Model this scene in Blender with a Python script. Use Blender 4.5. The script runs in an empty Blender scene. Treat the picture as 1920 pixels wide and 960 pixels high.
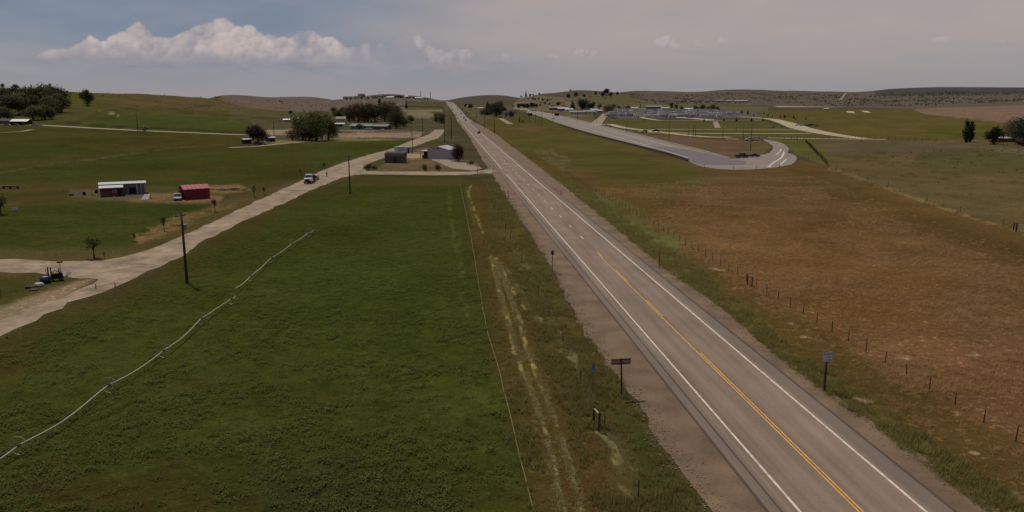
import bpy, bmesh, math, random
import numpy as np
from mathutils import Vector, Matrix
from mathutils.geometry import tessellate_polygon

random.seed(7)
rng = np.random.default_rng(7)
S = bpy.context.scene
COL = S.collection
R = math.radians

# ------------------------------------------------------------------ camera
F = 1450.0            # focal length in pixels of the 1920 px wide photograph
H = 23.5              # drone height above the fields
TH = math.atan(293.0 / F)
cd = bpy.data.cameras.new("camera")
cam = bpy.data.objects.new("camera", cd)
COL.objects.link(cam)
cam.location = (0, 0, H)
cam.rotation_euler = (math.pi / 2 - TH, 0, 0)
cd.sensor_width = 36.0
cd.lens = 36.0 * F / 1920.0
cd.clip_start = 0.5
cd.clip_end = 60000
S.camera = cam

# ------------------------------------------------------------------ colour management
S.view_settings.view_transform = 'Standard'
S.view_settings.look = 'None'
S.view_settings.gamma = 1.0
S.view_settings.exposure = 0.04
S.cycles.max_bounces = 5
S.cycles.diffuse_bounces = 2
S.cycles.glossy_bounces = 2
S.cycles.transmission_bounces = 2
S.cycles.volume_bounces = 0

# ------------------------------------------------------------------ sun
SUN_AZ = R(-37.0)     # from straight ahead, negative = left
SUN_EL = R(60.0)
ld = bpy.data.lights.new("sun", 'SUN')
ld.energy = 2.7
ld.angle = R(0.6)
ld.color = (1.0, 0.94, 0.86)
sun = bpy.data.objects.new("sun", ld)
COL.objects.link(sun)
sd = Vector((math.sin(SUN_AZ) * math.cos(SUN_EL), math.cos(SUN_AZ) * math.cos(SUN_EL), math.sin(SUN_EL)))
sun.rotation_euler = sd.to_track_quat('Z', 'Y').to_euler()
sun.location = (0, 0, 300)


def s2l(c):
    c = np.asarray(c, dtype=np.float64) / 255.0
    return np.where(c <= 0.04045, c / 12.92, ((c + 0.055) / 1.055) ** 2.4)


# ------------------------------------------------------------------ numpy noise
_perm = rng.integers(0, 1 << 30, size=4096)


def vnoise(x, y, seed=0):
    xi = np.floor(x).astype(np.int64)
    yi = np.floor(y).astype(np.int64)
    fx = x - xi
    fy = y - yi
    fx = fx * fx * (3 - 2 * fx)
    fy = fy * fy * (3 - 2 * fy)

    def h(a, b):
        return ((_perm[(a * 73 + _perm[(b + seed * 31) & 4095]) & 4095]) & 0xffff) / 65535.0
    v00 = h(xi, yi); v10 = h(xi + 1, yi); v01 = h(xi, yi + 1); v11 = h(xi + 1, yi + 1)
    return (v00 * (1 - fx) + v10 * fx) * (1 - fy) + (v01 * (1 - fx) + v11 * fx) * fy


def fbm(x, y, octs=4, seed=0):
    r = 0.0; a = 0.5; n = 0.0
    for i in range(octs):
        r = r + a * vnoise(x, y, seed + i)
        n += a
        a *= 0.5
        x = x * 2.03 + 17.3
        y = y * 2.03 + 5.1
    return r / n


# ------------------------------------------------------------------ sky: sky texture behind a painted cloud layer
def build_sky():
    ppd = 18.0                       # texels per degree
    W = int(360 * ppd)
    el0, el1 = -3.0, 33.0
    Hh = int((el1 - el0) * ppd)
    ct, st = math.cos(TH), math.sin(TH)

    def px2ae(u, v):
        X = u - 960.0
        Y = F * ct + (480 - v) * st
        Z = -F * st + (480 - v) * ct
        return math.degrees(math.atan2(X, Y)), math.degrees(math.atan2(Z, math.hypot(X, Y)))

    def tex(u, v):
        a, e = px2ae(u, v)
        return (a + 180) * ppd, (e - el0) * ppd
    az = (np.arange(W) / ppd - 180)[None, :].repeat(Hh, 0)
    el = (np.arange(Hh) / ppd + el0)[:, None].repeat(W, 1)
    # thin veil colour, linear
    blue = s2l((117, 130, 148)); grey = s2l((145, 142, 146)); warm = s2l((168, 158, 155)); lav = s2l((154, 147, 152))
    n1 = fbm(az * 0.06 + 40, el * 0.22, 5, 3)
    n2 = fbm(az * 0.18 + 90, el * 0.75, 5, 11)
    right = np.clip((az + 14 + (el - 4) * 0.9 + (n1 - .5) * 24) / 20.0, 0, 1)
    right = right * right * (3 - 2 * right)
    back = np.clip((np.abs(az) - 60) / 60, 0, 1)
    right = right * (1 - back) + 0.5 * back
    base = blue * (1 - right[..., None]) + warm * right[..., None]
    low = np.clip(1.15 - (el + 0.3) / 4.2, 0, 1)[..., None]
    low = low * 0.97
    base = base * (1 - low) + grey * low
    streak = np.clip((n2 - 0.45) * 2.6, 0, 1)[..., None] * 0.28 * np.clip((el[..., None] - 0.2) / 2, 0, 1)
    bluer = s2l((128, 136, 148))
    base = base * (1 - streak) + (lav * (1 - right[..., None]) + bluer * right[..., None]) * streak
    base = base * (1.0 + (n2[..., None] - .5) * 0.06)
    # cumulus built from packed billows
    zb = np.full((Hh, W), -1e3)
    cov = np.zeros((Hh, W))
    nx = np.zeros((Hh, W)); ny = np.zeros((Hh, W)); nz = np.ones((Hh, W))

    def billow(u, v, r, dz=0.0, squash=0.9):
        cx, cy = tex(u, v)
        rr = r * ppd / 25.3
        x0, x1 = int(cx - rr - 2), int(cx + rr + 3)
        y0, y1 = int(cy - rr - 2), int(cy + rr + 3)
        x0 = max(x0, 0); y0 = max(y0, 0); x1 = min(x1, W); y1 = min(y1, Hh)
        if x1 <= x0 or y1 <= y0:
            return
        yy, xx = np.mgrid[y0:y1, x0:x1]
        dx = (xx - cx) / rr; dy = (yy - cy) / (rr * squash)
        d2 = dx * dx + dy * dy
        m = d2 < 1
        z = np.where(m, np.sqrt(np.maximum(1 - d2, 0)) * rr + dz, -1e3)
        sub = zb[y0:y1, x0:x1]
        w = z > sub
        sub[w] = z[w]
        nx[y0:y1, x0:x1][w] = dx[w]; ny[y0:y1, x0:x1][w] = dy[w]
        nz[y0:y1, x0:x1][w] = np.sqrt(np.maximum(1 - d2, 0))[w]
        c = np.clip((1 - np.sqrt(d2)) * rr / 2.2, 0, 1)
        np.maximum(cov[y0:y1, x0:x1], c, out=cov[y0:y1, x0:x1])

    top = [(70, 108), (85, 100), (100, 99), (125, 96), (150, 84), (168, 73), (185, 82), (200, 80), (225, 65), (245, 60),
           (258, 45), (270, 60), (285, 68), (310, 71), (340, 66), (365, 54), (385, 48), (410, 37), (430, 43), (455, 52),
           (470, 50), (490, 63), (520, 72), (545, 76), (560, 60), (580, 59), (600, 70), (625, 71), (645, 85), (670, 92),
           (690, 77), (710, 88), (735, 80), (760, 68), (790, 70), (802, 92), (830, 104), (850, 95), (875, 97), (895, 108),
           (920, 104), (945, 100), (955, 112)]
    tu = np.arange(70, 956, 2.0); tv = np.interp(tu, [p[0] for p in top], [p[1] for p in top])
    tv = tv + (fbm(tu / 13.0, tu * 0 + 3, 3, 88) - .5) * 15
    bu = np.array([60, 120, 200, 400, 620, 800, 960], float); bv = np.array([128, 136, 134, 130, 124, 126, 126], float)
    rr_ = random.Random(4)
    for k in range(6500):
        u = rr_.uniform(70, 957)
        vt = np.interp(u, tu, tv); vb = np.interp(u, bu, bv)
        if vb - vt < 3:
            continue
        f = rr_.random() ** 0.8
        r = rr_.choice([3.2, 4.2, 5, 6.5, 8, 11, 14])
        v = vt + f * (vb - vt)
        # keep the billow inside the outline
        lim = min(v - np.interp(u, tu, tv), v - np.interp(u - r, tu, tv) + r * .8, v - np.interp(u + r, tu, tv) + r * .8)
        r = min(r, lim + 2.2)
        if r < 1.6:
            continue
        billow(u, v, r, dz=rr_.uniform(-4, 4) + (v - vt) * 0.16)
    for k in range(900):
        u = rr_.uniform(80, 950)
        vt = np.interp(u, tu, tv); vb = np.interp(u, bu, bv)
        thick = max(vb - vt, 0)
        if thick < 6:
            continue
        r = rr_.choice([2.6, 3.4, 4.2, 5.5, 7]) * min(1, thick / 26 + .3)
        billow(u, vt + rr_.uniform(-1.5, 3.5) + r * .55, r, dz=rr_.uniform(-2, 5))
    for (u0, v0, w, h_) in [(1250, 78, 20, 16), (1290, 84, 26, 15), (1357, 78, 15, 11), (1097, 100, 24, 11), (1031, 107, 14, 8), (680, 112, 40, 14), (775, 100, 36, 18), (880, 112, 40, 12),
                            (1156, 104, 13, 4), (1388, 92, 8, 3), (1405, 106, 8, 3), (706, 57, 10, 4), (1800, 72, 55, 8),
                            (1860, 78, 50, 8), (30, 135, 55, 6), (2300, 80, 90, 22), (2500, 70, 70, 16), (-420, 90, 120, 30), (-700, 70, 90, 20)]:
        for k in range(int(8 + w * 1.3)):
            a = rr_.uniform(0, 6.283); q = rr_.random() ** .6
            billow(u0 + math.cos(a) * w * q, v0 + abs(math.sin(a)) * -h_ * q * .8 + h_ * .5, rr_.uniform(.25, .55) * h_ + 1, rr_.uniform(-2, 2))
    # light comes from the upper left, ahead
    sh = 0.46 * ny - 0.30 * nx + 0.42 * nz
    nn = fbm(az * 2.1, el * 2.4, 5, 21)
    nn2 = fbm(az * 0.55, el * 0.9, 4, 29)
    b = np.clip(0.30 + 0.62 * sh + (nn - .5) * 0.8 + (nn2 - .5) * 0.8, 0, 1)
    b = np.where(cov > 0, b, 0.72)
    # ragged soft edge and a base that dissolves into the haze
    vrow = 187 - (el / 0.0395)       # rough photo row of this elevation
    basev = 121 + (fbm(az * 0.7, el * 0.5, 3, 77) - .5) * 26
    fade = np.clip((basev + 9 - vrow) / 22.0, 0, 1)
    a = np.clip(cov * 1.2 - np.clip((nn - 0.55) * 1.4, 0, 1) * 0.5, 0, 1)
    for it in range(1):
        a = (a + np.roll(a, 1, 0) + np.roll(a, -1, 0) + np.roll(a, 1, 1) + np.roll(a, -1, 1)) / 5
        b = (b + np.roll(b, 1, 0) + np.roll(b, -1, 0) + np.roll(b, 1, 1) + np.roll(b, -1, 1)) / 5
    hz = np.clip((az + 1) / 14, 0, 1)
    a = a * (0.0 + 1.0 * fade) * (0.93 - 0.45 * hz)
    gapn = np.clip((fbm(az * 0.55 + 7, el * 0.35, 3, 61) - .40) * 7, 0, 1)
    a = a * (gapn + (1 - gapn) * np.clip((-12 - az) / 6, .12, 1))
    b = b * (0.45 + 0.55 * np.clip((126 - vrow) / 34, 0, 1))
    dark = s2l((140, 138, 147)); lit = s2l((200, 186, 180))
    cl = dark * (1 - b[..., None]) + lit * b[..., None]
    # soft low stratus under the towers
    lowst = np.clip((fbm(az * 0.30, el * 1.3, 5, 41) - 0.36) * 3, 0, 1) * np.clip(1 - np.abs(vrow - 124) / 30, 0, 1) * 0.75 * np.clip((az + 40) / 8, 0, 1) * np.clip((6 - az) / 8, 0, 1)
    base = base * (1 - lowst[..., None]) + s2l((160, 153, 155)) * lowst[..., None]
    out = base * (1 - a[..., None]) + cl * a[..., None]
    # opacity of veil + clouds over the clear sky
    al = np.clip(0.95 + 0.04 * right + a, 0, 1)
    al = al * (1 - np.clip((el - 14) / 19, 0, 1) * 0.45)
    img = bpy.data.images.new("cloud_layer", W, Hh, alpha=True, float_buffer=True)
    img.colorspace_settings.name = 'Non-Color'
    px = np.ones((Hh, W, 4), dtype=np.float32)
    px[..., :3] = out
    px[..., 3] = al
    img.pixels.foreach_set(px.ravel())
    img.update()
    img.pack()

    w = bpy.data.worlds.new("World")
    S.world = w
    w.use_nodes = True
    nt = w.node_tree
    nt.nodes.clear()
    N = nt.nodes.new; L = nt.links.new
    outn = N('ShaderNodeOutputWorld'); bg = N('ShaderNodeBackground')
    sky = N('ShaderNodeTexSky'); sky.sky_type = 'NISHITA'; sky.sun_disc = False
    sky.sun_elevation = SUN_EL; sky.sun_rotation = SUN_AZ
    sky.altitude = 1600; sky.air_density = 1.0; sky.dust_density = 1.5
    bg.inputs['Strength'].default_value = 0.08
    tc = N('ShaderNodeTexCoord'); sep = N('ShaderNodeSeparateXYZ')
    L(tc.outputs['Generated'], sep.inputs[0])

    def M(op, a, b=None):
        m = N('ShaderNodeMath'); m.operation = op
        for i, x in enumerate((a, b)):
            if x is None:
                continue
            if isinstance(x, (int, float)):
                m.inputs[i].default_value = x
            else:
                L(x, m.inputs[i])
        return m.outputs[0]
    azn = M('ARCTAN2', sep.outputs['X'], sep.outputs['Y'])
    eln = M('ARCSINE', sep.outputs['Z'])
    uu = M('ADD', M('MULTIPLY', azn, 1 / (2 * math.pi)), 0.5)
    vv = M('DIVIDE', M('SUBTRACT', eln, R(el0)), R(el1 - el0))
    cmb = N('ShaderNodeCombineXYZ')
    L(uu, cmb.inputs[0]); L(vv, cmb.inputs[1])
    ti = N('ShaderNodeTexImage'); ti.image = img; ti.extension = 'EXTEND'; ti.interpolation = 'Linear'
    L(cmb.outputs[0], ti.inputs['Vector'])
    sc_ = N('ShaderNodeVectorMath'); sc_.operation = 'SCALE'
    L(ti.outputs['Color'], sc_.inputs[0]); sc_.inputs['Scale'].default_value = 1 / 0.08
    mx = N('ShaderNodeMix'); mx.data_type = 'RGBA'
    L(ti.outputs['Alpha'], mx.inputs['Factor'])
    L(sky.outputs[0], mx.inputs['A']); L(sc_.outputs[0], mx.inputs['B'])
    L(mx.outputs['Result'], bg.inputs['Color'])
    L(bg.outputs[0], outn.inputs[0])


build_sky()

# ------------------------------------------------------------------ terrain
CT, ST = math.cos(TH), math.sin(TH)
VH = 480 - F * math.tan(TH)          # row of the level horizon


def zpix(v, Z):
    """height of a ground point seen in row v at forward distance Z"""
    return H + Z * (-F * ST + (480 - v) * CT) / (F * CT + (480 - v) * ST)


def flatv(Z):
    a = H / Z
    # row of flat ground at distance Z
    return 480 - F * (ST - a * CT) / (CT + a * ST)


PROF = {
    -300: [(600, None), (900, 209), (1150, 178), (1400, 158)],
    0: [(600, None), (900, 210), (1150, 180), (1400, 161)],
    60: [(600, None), (900, 210), (1200, 182), (1500, 166)],
    120: [(600, None), (900, 211), (1250, 184), (1600, 169)],
    200: [(600, None), (900, 212), (1300, 189), (1700, 172.5)],
    260: [(600, None), (900, 213), (1400, 191), (1800, 173.5)],
    330: [(620, None), (950, 213), (1500, 194), (1900, 177.5)],
    385: [(650, None), (1000, 214), (1600, 197), (2100, 180)],
    410: [(650, None), (1050, 214), (1700, 199), (2500, 184), (3000, 176)],
    440: [(700, None), (1100, 213), (1900, 199), (2600, 185), (3100, 175.5)],
    480: [(700, None), (1150, 213), (2000, 199), (2700, 188), (3200, 178)],
    510: [(750, None), (1200, 212), (2000, 201), (2800, 190), (3300, 182)],
    560: [(800, None), (1300, 211), (2100, 200), (2900, 188), (3400, 180.5)],
    600: [(850, None), (1400, 208), (2200, 198), (2900, 188), (3400, 182)],
    640: [(900, None), (1400, 207), (2000, 193), (2500, 183.5)],
    680: [(900, None), (1400, 206), (2000, 189), (2300, 179.5)],
    710: [(900, None), (1400, 205), (2000, 187), (2250, 175.5)],
    740: [(900, None), (1400, 205), (2000, 187), (2250, 175)],
    780: [(900, None), (1400, 204), (1900, 189), (2200, 178)],
    808: [(900, None), (1400, 203), (1800, 190), (2200, 183)],
    822: [(950, None), (1400, 205), (1800, 195), (2200, 187.5)],
    835: [(950, None), (1400, 207.5), (1800, 197), (2200, 189)],
    848: [(950, None), (1400, 208), (1800, 199), (2200, 191), (2900, 190.5), (5000, 185)],
    870: [(1000, None), (1500, 208), (1900, 201), (2600, 195), (5000, 182)],
    895: [(1000, None), (1600, 206), (2600, 195), (5000, 178)],
    930: [(1100, None), (1700, 204), (2600, 193), (5000, 177)],
    960: [(1100, None), (1700, 203), (2500, 189), (3000, 183), (5000, 179.5)],
    985: [(1100, None), (1600, 203), (2500, 179.5)],
    1010: [(1100, None), (1600, 202), (2500, 181), (3300, 173)],
    1045: [(1150, None), (1700, 202), (2500, 186), (3600, 172)],
    1080: [(1150, None), (1700, 202), (2600, 186), (3800, 168)],
    1130: [(1200, None), (1700, 203), (2600, 188), (4200, 168)],
    1180: [(1250, None), (1900, 203), (3000, 190), (5500, 170)],
    1240: [(1300, None), (2200, 201), (3500, 190), (5500, 170)],
    1310: [(1300, None), (2200, 203), (3500, 190), (5500, 171.5)],
    1360: [(1300, None), (2200, 202), (3500, 188), (5500, 167)],
    1420: [(1300, None), (2200, 203), (3500, 190), (5500, 167.5)],
    1480: [(1300, None), (2200, 203), (3500, 190), (6000, 168.5)],
    1550: [(1300, None), (2200, 203), (3500, 190), (6000, 171)],
    1612: [(1300, None), (2200, 203), (3500, 190), (6000, 172.5)],
    1650: [(1300, None), (2200, 202), (3500, 188), (6500, 166.5)],
    1720: [(1300, None), (2200, 200), (3500, 187), (6500, 164)],
    1820: [(1200, None), (1900, 202), (3500, 185), (6500, 162.5)],
    1920: [(1100, None), (1700, 202), (3500, 185), (6500, 163.5)],
    2200: [(1100, None), (1700, 202), (3500, 185), (6500, 164)],
}
# forward columns are spaced evenly across the view, the rest of the circle is coarse
ucols = np.arange(-40, 1961, 2.0)
az_f = np.arctan2(ucols - 960.0, F * CT + (480 - VH) * ST)
FH = F * CT + (480 - VH) * ST
side = np.concatenate([np.arange(az_f[-1] + R(0.7), R(60), R(1.2)), np.arange(R(60), R(180), R(5))])
azs = np.concatenate([-side[::-1], az_f, side])
rows = [6, 14, 24, 34]
v = 1010.0
while v > 213:
    rows.append(H / ((F * ST - (480 - v) * CT) / (F * CT + (480 - v) * ST)))
    v -= 2.2
r_ = rows[-1]
while r_ < 7500:
    r_ *= 1.0105
    rows.append(r_)
for r_ in (8200, 9500, 11500, 14000, 18000, 24000, 32000):
    rows.append(r_)
rows = np.array(rows)
NA, NR = len(azs), len(rows)
pk = sorted(PROF)
ZS = rows.copy()


def prof_z(key):
    p = PROF[key]
    pts = []
    Z0 = p[0][0]
    pts += [(0, 0.0), (Z0 * .6, 0.0), (Z0, 0.0)]
    for (Z, v) in p[1:]:
        pts.append((Z, zpix(v, Z)))
    Zc, zc = pts[-1]
    pts += [(Zc * 1.08, zc - 0.004 * Zc * 1.0), (Zc * 1.5, zc * .55), (Zc * 2.2 + 1500, zc * .3), (40000, 0.0)]
    X = np.array([a for a, b in pts]); Y = np.array([b for a, b in pts])
    zz = np.interp(ZS, X, Y)
    return zz


PZ = np.array([prof_z(k) for k in pk])                  # key x Z
kern = np.array([1, 2, 3, 2, 1.]) / 9
for it in range(2):
    pad = np.pad(PZ, ((0, 0), (2, 2)), mode='edge')
    PZ = sum(pad[:, i:i + PZ.shape[1]] * kern[i] for i in range(5))
uq = np.clip(960 + np.tan(np.clip(azs, -1.3, 1.3)) * FH, -300, 2200)
zt = np.zeros((NA, NR))
for j in range(NR):
    # smooth interpolation over columns
    zt[:, j] = np.interp(uq, pk, PZ[:, j])
ksm = 9
for it in range(2):
    pad = np.pad(zt, ((ksm, ksm), (0, 0)), mode='wrap')
    cs = np.cumsum(pad, axis=0)
    zt = (cs[2 * ksm:] - cs[:-2 * ksm])[:NA] / (2 * ksm)
# distances on slanted columns: Z = rho*cos(az); resample
zt2 = np.empty_like(zt)
for i in range(NA):
    c = max(math.cos(azs[i]), 0.55)
    zt2[i] = np.interp(rows * c, rows, zt[i])
AZg, RHg = np.meshgrid(azs, rows, indexing='ij')
GX = np.sin(AZg) * RHg
GY = np.cos(AZg) * RHg
rough = np.clip((RHg - 900) / 2200, 0, 1)
relief = (fbm(GX / 420, GY / 420, 4, 51) - .5) * 26 * rough ** 1.2
gul = np.abs(fbm(GX / 260 + 9, GY / 700, 3, 61) - .5) * 2
relief += (gul - .3) * 9 * rough
und = (fbm(GX / 60, GY / 60, 3, 71) - .5) * 0.0
crestw = np.clip((zt2 - 8) / 40, 0.12, 1)
TZ = zt2 + relief * np.minimum(crestw, 0.35 + 0 * crestw) + und


def hz(x, y):
    rho = math.hypot(x, y)
    az = math.atan2(x, y)
    i = np.searchsorted(azs, az) - 1
    i = min(max(i, 0), NA - 2)
    j = np.searchsorted(rows, rho) - 1
    if j < 0:
        return 0.0
    j = min(j, NR - 2)
    a = min(max((az - azs[i]) / (azs[i + 1] - azs[i]), 0), 1)
    b = min(max((rho - rows[j]) / (rows[j + 1] - rows[j]), 0), 1)
    return float((TZ[i, j] * (1 - a) + TZ[i + 1, j] * a) * (1 - b) + (TZ[i, j + 1] * (1 - a) + TZ[i + 1, j + 1] * a) * b)


def G(u, v, maxr=9000):
    """ground point seen at a pixel of the 1920x960 photograph"""
    X = (u - 960.0); Y = F * CT + (480 - v) * ST; Zc = -F * ST + (480 - v) * CT
    hor = math.hypot(X, Y)
    s = Zc / hor
    az = math.atan2(X, Y)
    i = min(max(np.searchsorted(azs, az) - 1, 0), NA - 2)
    a = (az - azs[i]) / (azs[i + 1] - azs[i])
    col = TZ[i] * (1 - a) + TZ[i + 1] * a
    ray = H + s * rows
    below = np.nonzero((ray <= col) & (rows > 20) & (rows < maxr))[0]
    if len(below) == 0:
        # nearest miss: the crest
        k = int(np.argmax(((col - H) / rows)[rows < maxr])); rho = rows[k]
    else:
        k = below[0]
        d0 = ray[k - 1] - col[k - 1]; d1 = ray[k] - col[k]
        t = d0 / (d0 - d1) if d0 != d1 else 0
        rho = rows[k - 1] + t * (rows[k] - rows[k - 1])
    x = math.sin(az) * rho; y = math.cos(az) * rho
    return Vector((x, y, hz(x, y)))


def mpp(p):
    """metres per photo pixel at a ground point"""
    d = p.y * CT + (H - p.z) * ST
    return d / F


# ------------------------------------------------------------------ land cover, painted on the ground by map region
PU = 960 + F * GX / np.maximum(GY * CT + (H - TZ) * ST, 1)
PV = 480 - F * (-GY * ST * -1 * 0 + (GY * ST + (TZ - H) * CT)) / np.maximum(GY * CT + (H - TZ) * ST, 1)
fwd = (np.abs(AZg) < 1.2)
slope_ang = (TZ - H) / RHg
runmax = np.maximum.accumulate(slope_ang, axis=1)
vis = fwd & (slope_ang >= runmax - 2e-4)
e1 = fbm(GX / 9, GY / 9, 3, 81) - .5
e2 = fbm(GX / 9 + 50, GY / 9 + 70, 3, 91) - .5
f1 = fbm(GX / 1.6, GY / 1.6, 2, 95) - .5
f2 = fbm(GX / 1.6 + 9, GY / 1.6 + 4, 2, 99) - .5
CA = np.zeros((NA, NR, 3)); CB = np.zeros((NA, NR, 3))
KL = 1.06          # light reaching level ground / pi


def inpoly(P, U, V):
    ins = np.zeros(U.shape, bool)
    n = len(P)
    j = n - 1
    for i in range(n):
        xi, yi = P[i]; xj, yj = P[j]
        if yi != yj:
            c = ((yi > V) != (yj > V)) & (U < (xj - xi) * (V - yi) / (yj - yi) + xi)
            ins ^= c
        j = i
    return ins


def polydist(P, U, V, closed=True):
    d = np.full(U.shape, 1e9)
    n = len(P)
    for i in range(n if closed else n - 1):
        ax, ay = P[i]; bx, by = P[(i + 1) % n]
        dx, dy = bx - ax, by - ay
        L2 = dx * dx + dy * dy + 1e-9
        t = np.clip(((U - ax) * dx + (V - ay) * dy) / L2, 0, 1)
        dd = (U - ax - t * dx) ** 2 + ((V - ay - t * dy)) ** 2
        d = np.minimum(d, dd)
    return np.sqrt(d)


def cov(c):
    return s2l(c) / 0.93


def paint(P, a, b=None, soft=3.0, jit=6.0, op=1.0, brk=0.0, line=None):
    """mix a pair of cover colours into the ground inside region P (or along the line P)"""
    b = a if b is None else b
    us = [p[0] for p in P]; vs = [p[1] for p in P]
    m = soft + jit + (line or 0) + 2
    box = vis & (PU > min(us) - m) & (PU < max(us) + m) & (PV > min(vs) - m) & (PV < max(vs) + m)
    if not box.any():
        return
    U = PU[box]; V = PV[box]
    sc = np.clip((V - 187) / 250, 0.12, 1.6)
    U = U + (e1[box] * jit + f1[box] * jit * .8) * sc
    V = V + (e2[box] * jit + f2[box] * jit * .8) * sc * .6
    if line is None:
        d = polydist(P, U, V)
        w = np.where(inpoly(P, U, V), d, -d)
        w = np.clip(w / (soft * np.clip(sc, .15, 1)) * .5 + .5, 0, 1)
    else:
        d = polydist(P, U, V, False)
        w = np.clip((line - d) / max(soft * .5, .6) + .5, 0, 1)
    if brk > 0:
        gx = GX[box]; gy = GY[box]
        nn = fbm(gx / 1.9, gy / 1.9, 3, 33)
        w = w * np.clip((nn - (.35 + .2 * brk)) * 6 + .5, 0, 1)
    w = (w * op)[:, None]
    CA[box] = CA[box] * (1 - w) + cov(a) * w
    CB[box] = CB[box] * (1 - w) + cov(b) * w


PPL = []
CA[:] = cov((72, 66, 46)); CB[:] = cov((62, 58, 38))
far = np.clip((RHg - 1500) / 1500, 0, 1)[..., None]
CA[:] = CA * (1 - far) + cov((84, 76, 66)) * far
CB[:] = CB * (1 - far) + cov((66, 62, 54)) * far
nearg = np.clip((60 - RHg) / 30, 0, 1)[..., None]
# --- left hills
paint([(-60, 150), (420, 150), (520, 205), (640, 232), (640, 250), (-60, 250)], (78, 72, 40), (64, 61, 34), 6, 8)
paint([(205, 165), (330, 170), (400, 178), (520, 204), (470, 208), (380, 206), (300, 200), (235, 204), (190, 190)], (90, 74, 52), (76, 66, 42), 10, 10, .75)
paint([(110, 160), (200, 165), (215, 180), (195, 196), (130, 202)], (80, 78, 34), (68, 68, 30), 8, 8, .8)
paint([(180, 212), (300, 214), (480, 224), (480, 251), (120, 238)], (64, 69, 32), (60, 62, 32), 6, 5)
paint([(400, 172), (500, 178), (840, 178), (840, 208), (700, 214), (560, 214), (440, 196)], (98, 86, 78), (84, 74, 66), 6, 8)
paint([(400, 184), (470, 188), (560, 200), (650, 202), (560, 214), (460, 202)], (104, 84, 70), (90, 74, 60), 8, 8, .6)
paint([(430, 202), (560, 210), (700, 208), (840, 205), (840, 222), (430, 226)], (82, 76, 50), (70, 66, 44), 6, 5)
paint([(760, 188), (836, 192), (838, 240), (760, 240)], (82, 77, 52), (68, 66, 42), 4, 3)
for l in ([(0, 236), (120, 234), (240, 243), (360, 248), (470, 253)],):
    paint([(u_, v_ - 4) for u_, v_ in l], (46, 42, 24), None, 2, 2, .8, 0, 1.5)
paint([(180, 213), (240, 204), (330, 205), (400, 197)], (52, 48, 30), None, 2, 3, .6, 0, .8)
paint([(395, 214), (470, 220), (560, 224)], (50, 46, 28), None, 2, 3, .6, 0, .8)
paint([(185, 209), (205, 211), (222, 216)], (140, 128, 95), None, 2, 3, .6, 0, 1.4)
# paler strips beyond the ranch
paint([(755, 206), (830, 205), (830, 211), (760, 213)], (108, 100, 72), None, 2, 2, .8)
paint([(762, 213), (812, 211), (815, 219), (780, 224)], (108, 100, 76), None, 2, 2, .8)
paint([(750, 199), (830, 201)], (44, 40, 28), None, 1.5, 1, .9, 0, .8)
paint([(755, 211.5), (828, 211)], (44, 40, 28), None, 1.5, 1, .8, 0, .7)
# --- ranch ground
paint([(470, 226), (640, 222), (840, 222), (838, 262), (480, 262)], (82, 74, 54), (64, 60, 40), 4, 6)
paint([(497, 244), (552, 242), (556, 251), (500, 252)], (140, 118, 98), (126, 108, 90), 2, 3)
paint([(630, 250), (700, 246), (760, 246), (795, 249), (785, 258), (640, 258)], (138, 112, 92), (120, 98, 80), 3, 3)
paint([(634, 244), (700, 243), (790, 248), (700, 249)], (100, 78, 66), (84, 66, 54), 2, 3)
paint([(430, 272), (520, 262), (560, 262), (640, 258), (770, 262), (560, 268), (470, 278), (330, 276)], (118, 102, 74), (92, 82, 54), 3, 4)
# --- left middle fields
paint([(-60, 238), (120, 238), (260, 245), (470, 256), (470, 272), (330, 276), (180, 296), (-60, 316)], (68, 62, 30), (56, 55, 25), 4, 6)
paint([(100, 243), (300, 250), (320, 262), (120, 258)], (54, 56, 25), (58, 57, 27), 6, 8, .8)
paint([(-60, 272), (120, 270), (190, 282), (-60, 312)], (50, 56, 22), (56, 58, 25), 8, 8, .9)
paint([(-60, 318), (180, 298), (330, 275), (560, 268), (770, 264), (720, 286), (640, 300), (560, 336), (420, 350), (-60, 346)], (53, 57, 23), (62, 58, 27), 4, 6)
paint([(560, 266), (770, 263), (722, 284), (640, 302), (580, 322), (600, 296)], (54, 62, 24), (60, 62, 27), 6, 8, .8)
paint([(330, 275), (480, 272), (560, 272), (400, 290), (330, 292)], (68, 62, 30), (60, 58, 27), 6, 8, .8)
paint([(0, 324), (90, 308), (180, 298), (330, 276), (420, 272)], (86, 80, 48), None, 2, 3, .6, .2, 1.0)
paint([(-60, 346), (180, 340), (300, 352), (420, 345), (560, 336), (500, 356), (400, 380), (180, 374), (-60, 400)], (74, 64, 36), (58, 55, 26), 5, 10)
paint([(130, 355), (260, 358), (330, 366), (340, 374), (250, 378), (130, 370)], (98, 86, 66), (76, 68, 46), 4, 10, .85)
paint([(275, 366), (330, 362), (420, 368), (415, 378), (370, 384), (240, 378)], (116, 92, 66), (100, 82, 56), 3, 6)
paint([(392, 348), (450, 346), (470, 356), (420, 364), (395, 362)], (112, 90, 60), (92, 78, 48), 3, 6)
paint([(-60, 392), (180, 376), (250, 380), (400, 382), (330, 412), (235, 468), (80, 474), (-60, 466)], (48, 57, 22), (58, 61, 26), 5, 8)
paint([(-60, 460), (80, 470), (235, 462), (310, 425), (400, 382), (560, 338), (690, 288), (690, 300), (400, 425), (200, 495), (-60, 492)], (84, 74, 44), (64, 58, 32), 5, 10)
paint([(250, 440), (330, 405), (400, 384), (440, 384), (360, 420), (260, 462)], (118, 98, 66), (84, 70, 42), 3, 22, .8, .35)
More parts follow.
